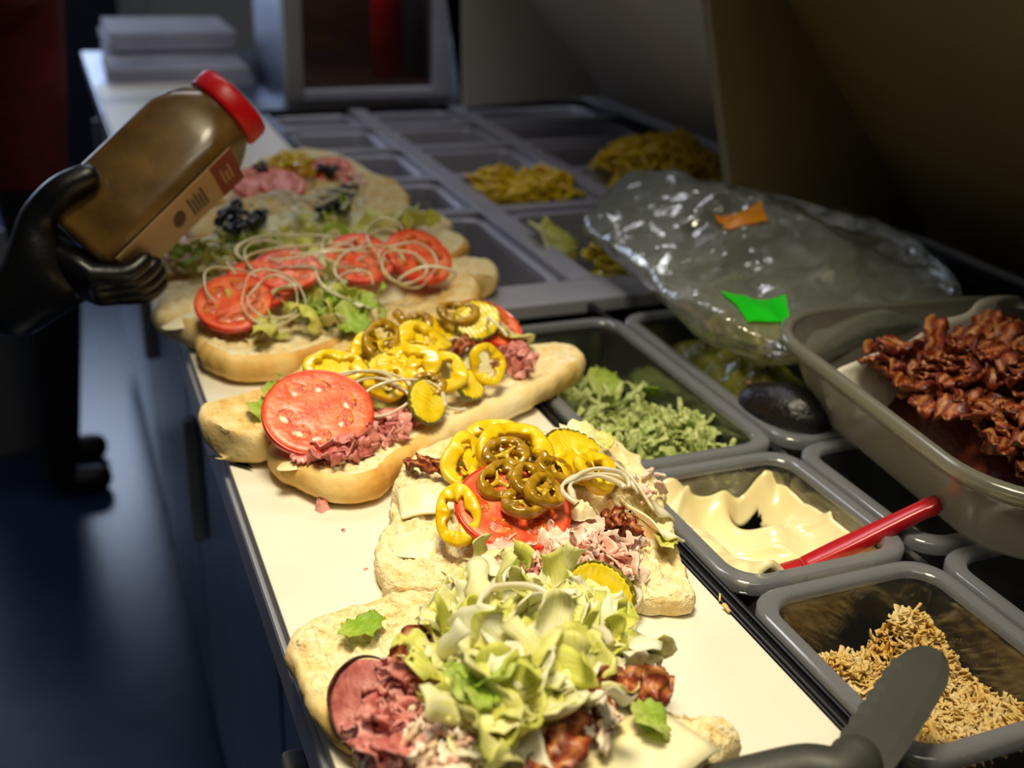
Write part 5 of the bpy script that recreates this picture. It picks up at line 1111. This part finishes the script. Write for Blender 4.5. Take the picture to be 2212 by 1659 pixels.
def person(px, py, label, shirt, shirt_z, arm_r, arm_l, lean=0.0):
    """standing figure facing +x; arm_* = (elbow, wrist) in world coordinates"""
    B = lambda x, y, z: np.array([px + x, py + y, z])
    J = {'pel': (B(0, 0, 0.03), (0.15, 0.12)), 'waist': (B(0.01 + lean * .2, 0, 0.17), (0.145, 0.11)), 'chest': (B(0.02 + lean * .6, 0, 0.36), (0.165, 0.115)), 'up': (B(0.01 + lean, 0, 0.47), (0.12, 0.085)), 'neck': (B(0.02 + lean, 0, 0.55), 0.056), 'jaw': (B(0.05 + lean, 0, 0.63), (0.07, 0.075)), 'skull': (B(0.045 + lean, 0, 0.71), (0.082, 0.095)), 'crown': (B(0.035 + lean, 0, 0.78), (0.055, 0.065))}
    E_ = [('pel', 'waist'), ('waist', 'chest'), ('chest', 'up'), ('up', 'neck'), ('neck', 'jaw'), ('jaw', 'skull'), ('skull', 'crown')]
    for s, nm, arm in ((-1, 'r', arm_r), (1, 'l', arm_l)):
        J['sh' + nm] = (B(0.01 + lean, s * 0.17, 0.46), 0.066); J['el' + nm] = (arm[0], 0.046); J['wr' + nm] = (arm[1], 0.033); E_ += [('up', 'sh' + nm), ('sh' + nm, 'el' + nm), ('el' + nm, 'wr' + nm)]
        J['hip' + nm] = (B(0, s * 0.09, -0.05), 0.092); J['kn' + nm] = (B(0.02, s * 0.085, -0.42), 0.062); J['an' + nm] = (B(-0.01, s * 0.08, -0.80), 0.044); J['he' + nm] = (B(-0.02, s * 0.08, -0.865), 0.040); J['to' + nm] = (B(0.10, s * 0.085, -0.872), 0.034)
        E_ += [('pel', 'hip' + nm), ('hip' + nm, 'kn' + nm), ('kn' + nm, 'an' + nm), ('an' + nm, 'he' + nm), ('he' + nm, 'to' + nm)]
    me = skin_mesh('body', J, E_, 'pel')
    for m_ in ('skin', shirt, 'trousers', 'shoe'): me.materials.append(M[m_])
    for p in me.polygons:
        c = p.center
        hand = min((c - Vector(arm_r[1])).length, (c - Vector(arm_l[1])).length) < 0.05
        armz = abs(c.y - py) > 0.2 or c.x > px + 0.17
        p.material_index = 0 if (c.z > 0.555 or hand) else (1 if (c.z > shirt_z or armz) else (2 if c.z > -0.80 else 3))
    lo = min(v.co.z for v in me.vertices)
    for v in me.vertices:
        if v.co.z < -0.86: v.co.z = max(v.co.z, -0.899)
    root = empty('person', (px, py, FZ)); tag(root, label, 'person')
    for v in me.vertices: v.co -= Vector((px, py, FZ))
    ob('body', me, None, root)
    hc = np.array([px + 0.035 + lean, py, 0.71])
    V = []
    for j in range(12):
        t = PI * 0.62 * j / 11
        for i in range(24): a = 2 * PI * i / 24; V.append((0.108 * math.sin(t) * math.cos(a) - 0.018, 0.098 * math.sin(t) * math.sin(a), 0.112 * math.cos(t) + 0.018 + (0.03 if math.cos(a) > 0.4 and t > 1.2 else 0)))
    ob('hair', mk('hair', V, grid_faces(12, 24, False, True)), 'hair', root, tuple(hc - np.array([px, py, FZ])))
    for s in (-1, 1):
        ob('eye', lathe('eye', [(0.0, 0.009), (0.007, 0.006), (0.009, 0.0), (0.007, -0.006), (0.0, -0.009)], 12, cap=False), 'black', root, tuple(hc + np.array([0.088, s * 0.03, -0.015]) - np.array([px, py, FZ])))
        ob('ear', disc_mesh('ear', 0.024, 0.012, 1, 0.6, None, 20, 5), 'skin', root, tuple(hc + np.array([-0.005, s * 0.088, -0.02]) - np.array([px, py, FZ])), (90, 0, 90))
    ob('nose', tube('nose', [(0, 0, 0.02), (0.012, 0, 0.0), (0.017, 0, -0.012), (0.006, 0, -0.017)], [0.006, 0.009, 0.011, 0.008], 10), 'skin', root, tuple(hc + np.array([0.09, 0, -0.035]) - np.array([px, py, FZ])))
    ob('mouth', tube('mouth', [(0, -0.022, 0), (0.007, 0, 0.001), (0, 0.022, 0)], [0.003, 0.005, 0.003], 8), 'maroon', root, tuple(hc + np.array([0.085, 0, -0.085]) - np.array([px, py, FZ])))
    return root
def glove_hand(root, wrist, joints_extra, edges, origin):
    me = skin_mesh('glove', joints_extra, edges, 'palm', 2)
    for v in me.vertices: v.co -= Vector(origin)
    g = ob('glove', me, 'glove', root); g['label'] = 'black disposable glove'; return g
wristA = bw(-0.085, -0.01, -0.015) + np.array([-0.03, -0.005, -0.02])
A = person(-0.62, 1.34, 'cook in dark clothes and black gloves holding the spice bottle', 'shirt_dark', -0.02, (np.array([-0.46, 1.06, 0.16]), wristA), (np.array([-0.64, 1.62, 0.18]), np.array([-0.44, 1.60, 0.0])))
oA = np.array([-0.62, 1.34, FZ])
J = {'wr': (wristA, 0.036), 'palm': (bw(-0.03, 0.0, 0.0), (0.050, 0.040)), 'heel': (bw(-0.018, 0.0, 0.004), 0.045)}
E_ = [('wr', 'palm'), ('palm', 'heel')]
J.update({'t0': (bw(-0.012, 0.045, -0.036), 0.019), 't1': (bw(0.030, 0.064, -0.030), 0.015), 't2': (bw(0.066, 0.060, -0.018), 0.012)}); E_ += [('palm', 't0'), ('t0', 't1'), ('t1', 't2')]
for i in range(4):
    o_ = 0.036 - 0.025 * i; ln = (0.9, 1.0, 0.95, 0.8)[i]
    J['f%d0' % i] = (bw(-0.012, o_, 0.044), 0.0125); J['f%d1' % i] = (bw(0.012 * ln, o_ - 0.012, 0.062), 0.0105); J['f%d2' % i] = (bw(0.030 * ln, o_ - 0.016, 0.063), 0.0095); J['f%d3' % i] = (bw(0.046 * ln, o_ - 0.018, 0.060), 0.008)
    E_ += [('heel', 'f%d0' % i), ('f%d0' % i, 'f%d1' % i), ('f%d1' % i, 'f%d2' % i), ('f%d2' % i, 'f%d3' % i)]
glove_hand(A, wristA, J, E_, oA)
w2 = np.array([-0.44, 1.60, 0.0]); J = {'wr': (w2, 0.034), 'palm': (w2 + [0.06, -0.01, -0.02], (0.04, 0.022))}; E_ = [('wr', 'palm')]
for i in range(4):
    q = w2 + np.array([0.10, -0.035 + 0.022 * i, -0.03]); J['f%d0' % i] = (q, 0.010); J['f%d1' % i] = (q + [0.03, 0, -0.012], 0.009); J['f%d2' % i] = (q + [0.048, 0, -0.032], 0.008); E_ += [('palm', 'f%d0' % i), ('f%d0' % i, 'f%d1' % i), ('f%d1' % i, 'f%d2' % i)]
J['t0'] = (w2 + [0.05, -0.05, -0.02], 0.012); J['t1'] = (w2 + [0.085, -0.07, -0.03], 0.010); E_ += [('palm', 't0'), ('t0', 't1')]
glove_hand(A, w2, J, E_, oA)
Bp = person(-0.165, 2.60, 'worker in a maroon shirt and dark trousers standing at the far end', 'maroon', -0.16, (np.array([-0.17, 2.36, 0.22]), np.array([0.02, 2.50, 0.34])), (np.array([-0.19, 2.84, 0.22]), np.array([0.02, 2.74, 0.34])))
for wv in (np.array([0.02, 2.50, 0.34]), np.array([0.02, 2.74, 0.34])):
    J = {'wr': (wv, 0.032), 'palm': (wv + [0.055, 0, -0.012], (0.038, 0.02))}; E_ = [('wr', 'palm')]
    for i in range(4):
        q = wv + np.array([0.095, -0.033 + 0.022 * i, -0.02]); J['f%d0' % i] = (q, 0.010); J['f%d1' % i] = (q + [0.028, 0, -0.012], 0.009); J['f%d2' % i] = (q + [0.044, 0, -0.028], 0.008); E_ += [('palm', 'f%d0' % i), ('f%d0' % i, 'f%d1' % i), ('f%d1' % i, 'f%d2' % i)]
    J['t0'] = (wv + [0.05, -0.045, -0.015], 0.012); J['t1'] = (wv + [0.085, -0.06, -0.025], 0.010); E_ += [('palm', 't0'), ('t0', 't1')]
    glove_hand(Bp, wv, J, E_, np.array([-0.165, 2.60, FZ]))

# ------------------------------------------------------------------ behind the table end
wc = empty('warming_cabinet', (0.575, 2.6, -0.0155)); tag(wc, 'small glass fronted warming cabinet with a pale metal frame behind the rear well', 'cabinet')
def wcp(name, x0, x1, y0, y1, z0, z1, m, bev=0.003): return ob(name, boxmesh(name, x0 - 0.575, x1 - 0.575, y0 - 2.6, y1 - 2.6, z0, z1, bev), m, wc)
wcp('post', 0.385, 0.425, 2.515, 2.555, 0.0, 0.52, 'bin', 0.006); wcp('post', 0.725, 0.765, 2.515, 2.555, 0.0, 0.52, 'box', 0.006)
wcp('bottom_rail', 0.425, 0.725, 2.515, 2.555, 0.0, 0.035, 'box', 0.004); wcp('top_rail', 0.385, 0.765, 2.515, 2.90, 0.52, 0.56, 'box', 0.004)
wcp('back_panel', 0.385, 0.765, 2.88, 2.90, 0.0, 0.52, 'brown_panel'); wcp('side_panel', 0.385, 0.395, 2.555, 2.88, 0.0, 0.52, 'steel_dark'); wcp('side_panel', 0.755, 0.765, 2.555, 2.88, 0.0, 0.52, 'steel_dark')
wcp('glass_pane', 0.425, 0.725, 2.530, 2.534, 0.035, 0.52, 'glass', 0.0); wcp('shelf', 0.396, 0.754, 2.56, 2.88, 0.02, 0.032, 'brown_panel')
light('cabinet_fill', 'POINT', (0.52, 2.66, 0.44), (0.52, 2.66, 0), 0.9, (1.0, 0.8, 0.62), shadow_soft_size=0.03)  # small fill added to brighten the dark cabinet interior
rb = empty('sauce_bottle', (0.665, 2.70, 0.017)); tag(rb, 'red squeeze bottle standing inside the warming cabinet', 'bottle')
ob('body', lathe('body', [(0.034, 0.0), (0.037, 0.004), (0.037, 0.17), (0.030, 0.20), (0.018, 0.215)], 28), 'cap_red', rb); ob('nozzle', lathe('nozzle', [(0.020, 0.214), (0.020, 0.225), (0.010, 0.235), (0.004, 0.28)], 20), 'cap_red', rb)
def stack(name, x0, x1, y0, y1, z0, n, th, label, m='box'):
    t = empty(name, ((x0 + x1) / 2, (y0 + y1) / 2, z0)); tag(t, label, 'paper stack'); rr = random.Random(len(label)); hx, hy = (x1 - x0) / 2, (y1 - y0) / 2
    for k in range(n):
        o1, o2 = rr.uniform(-.006, .006), rr.uniform(-.006, .006); ob('sheet_pack', boxmesh('sheet_pack', -hx + o1, hx + o1, -hy + o2, hy + o2, k * th, (k + 1) * th - 0.0015, 0.002), m, t, (0, 0, 0), (0, 0, rr.uniform(-2, 2)))
stack('paper_stack', 0.03, 0.355, 2.80, 3.02, -0.0155, 2, 0.022, 'low stack of white wrapping paper behind the board end')
stack('paper_stack', 0.05, 0.36, 3.04, 3.36, -0.0155, 4, 0.024, 'tall stack of white wrapping paper behind the low stack')
tray = empty('paper_tray', (0.20, 2.70, 0.0)); 
_b = at(10, 985, FZ); tbn = empty('waste_bin', (_b[0], _b[1] + 0.15, FZ)); tag(tbn, 'round grey plastic waste bin on the floor behind the worker', 'bin')
ob('body', lathe('body', [(0.15, 0.0), (0.155, 0.004), (0.185, 0.46), (0.195, 0.465), (0.195, 0.485), (0.180, 0.485), (0.15, 0.02), (0.0, 0.02)], 40, cap=False), 'bin', tbn)
for s in (-1, 1): ob('handle', tube('handle', [(-0.04, s * 0.19, 0.44), (-0.03, s * 0.215, 0.44), (0.03, s * 0.215, 0.44), (0.04, s * 0.19, 0.44)], 0.007), 'bin', tbn)
bpy.data.objects.remove(tray)
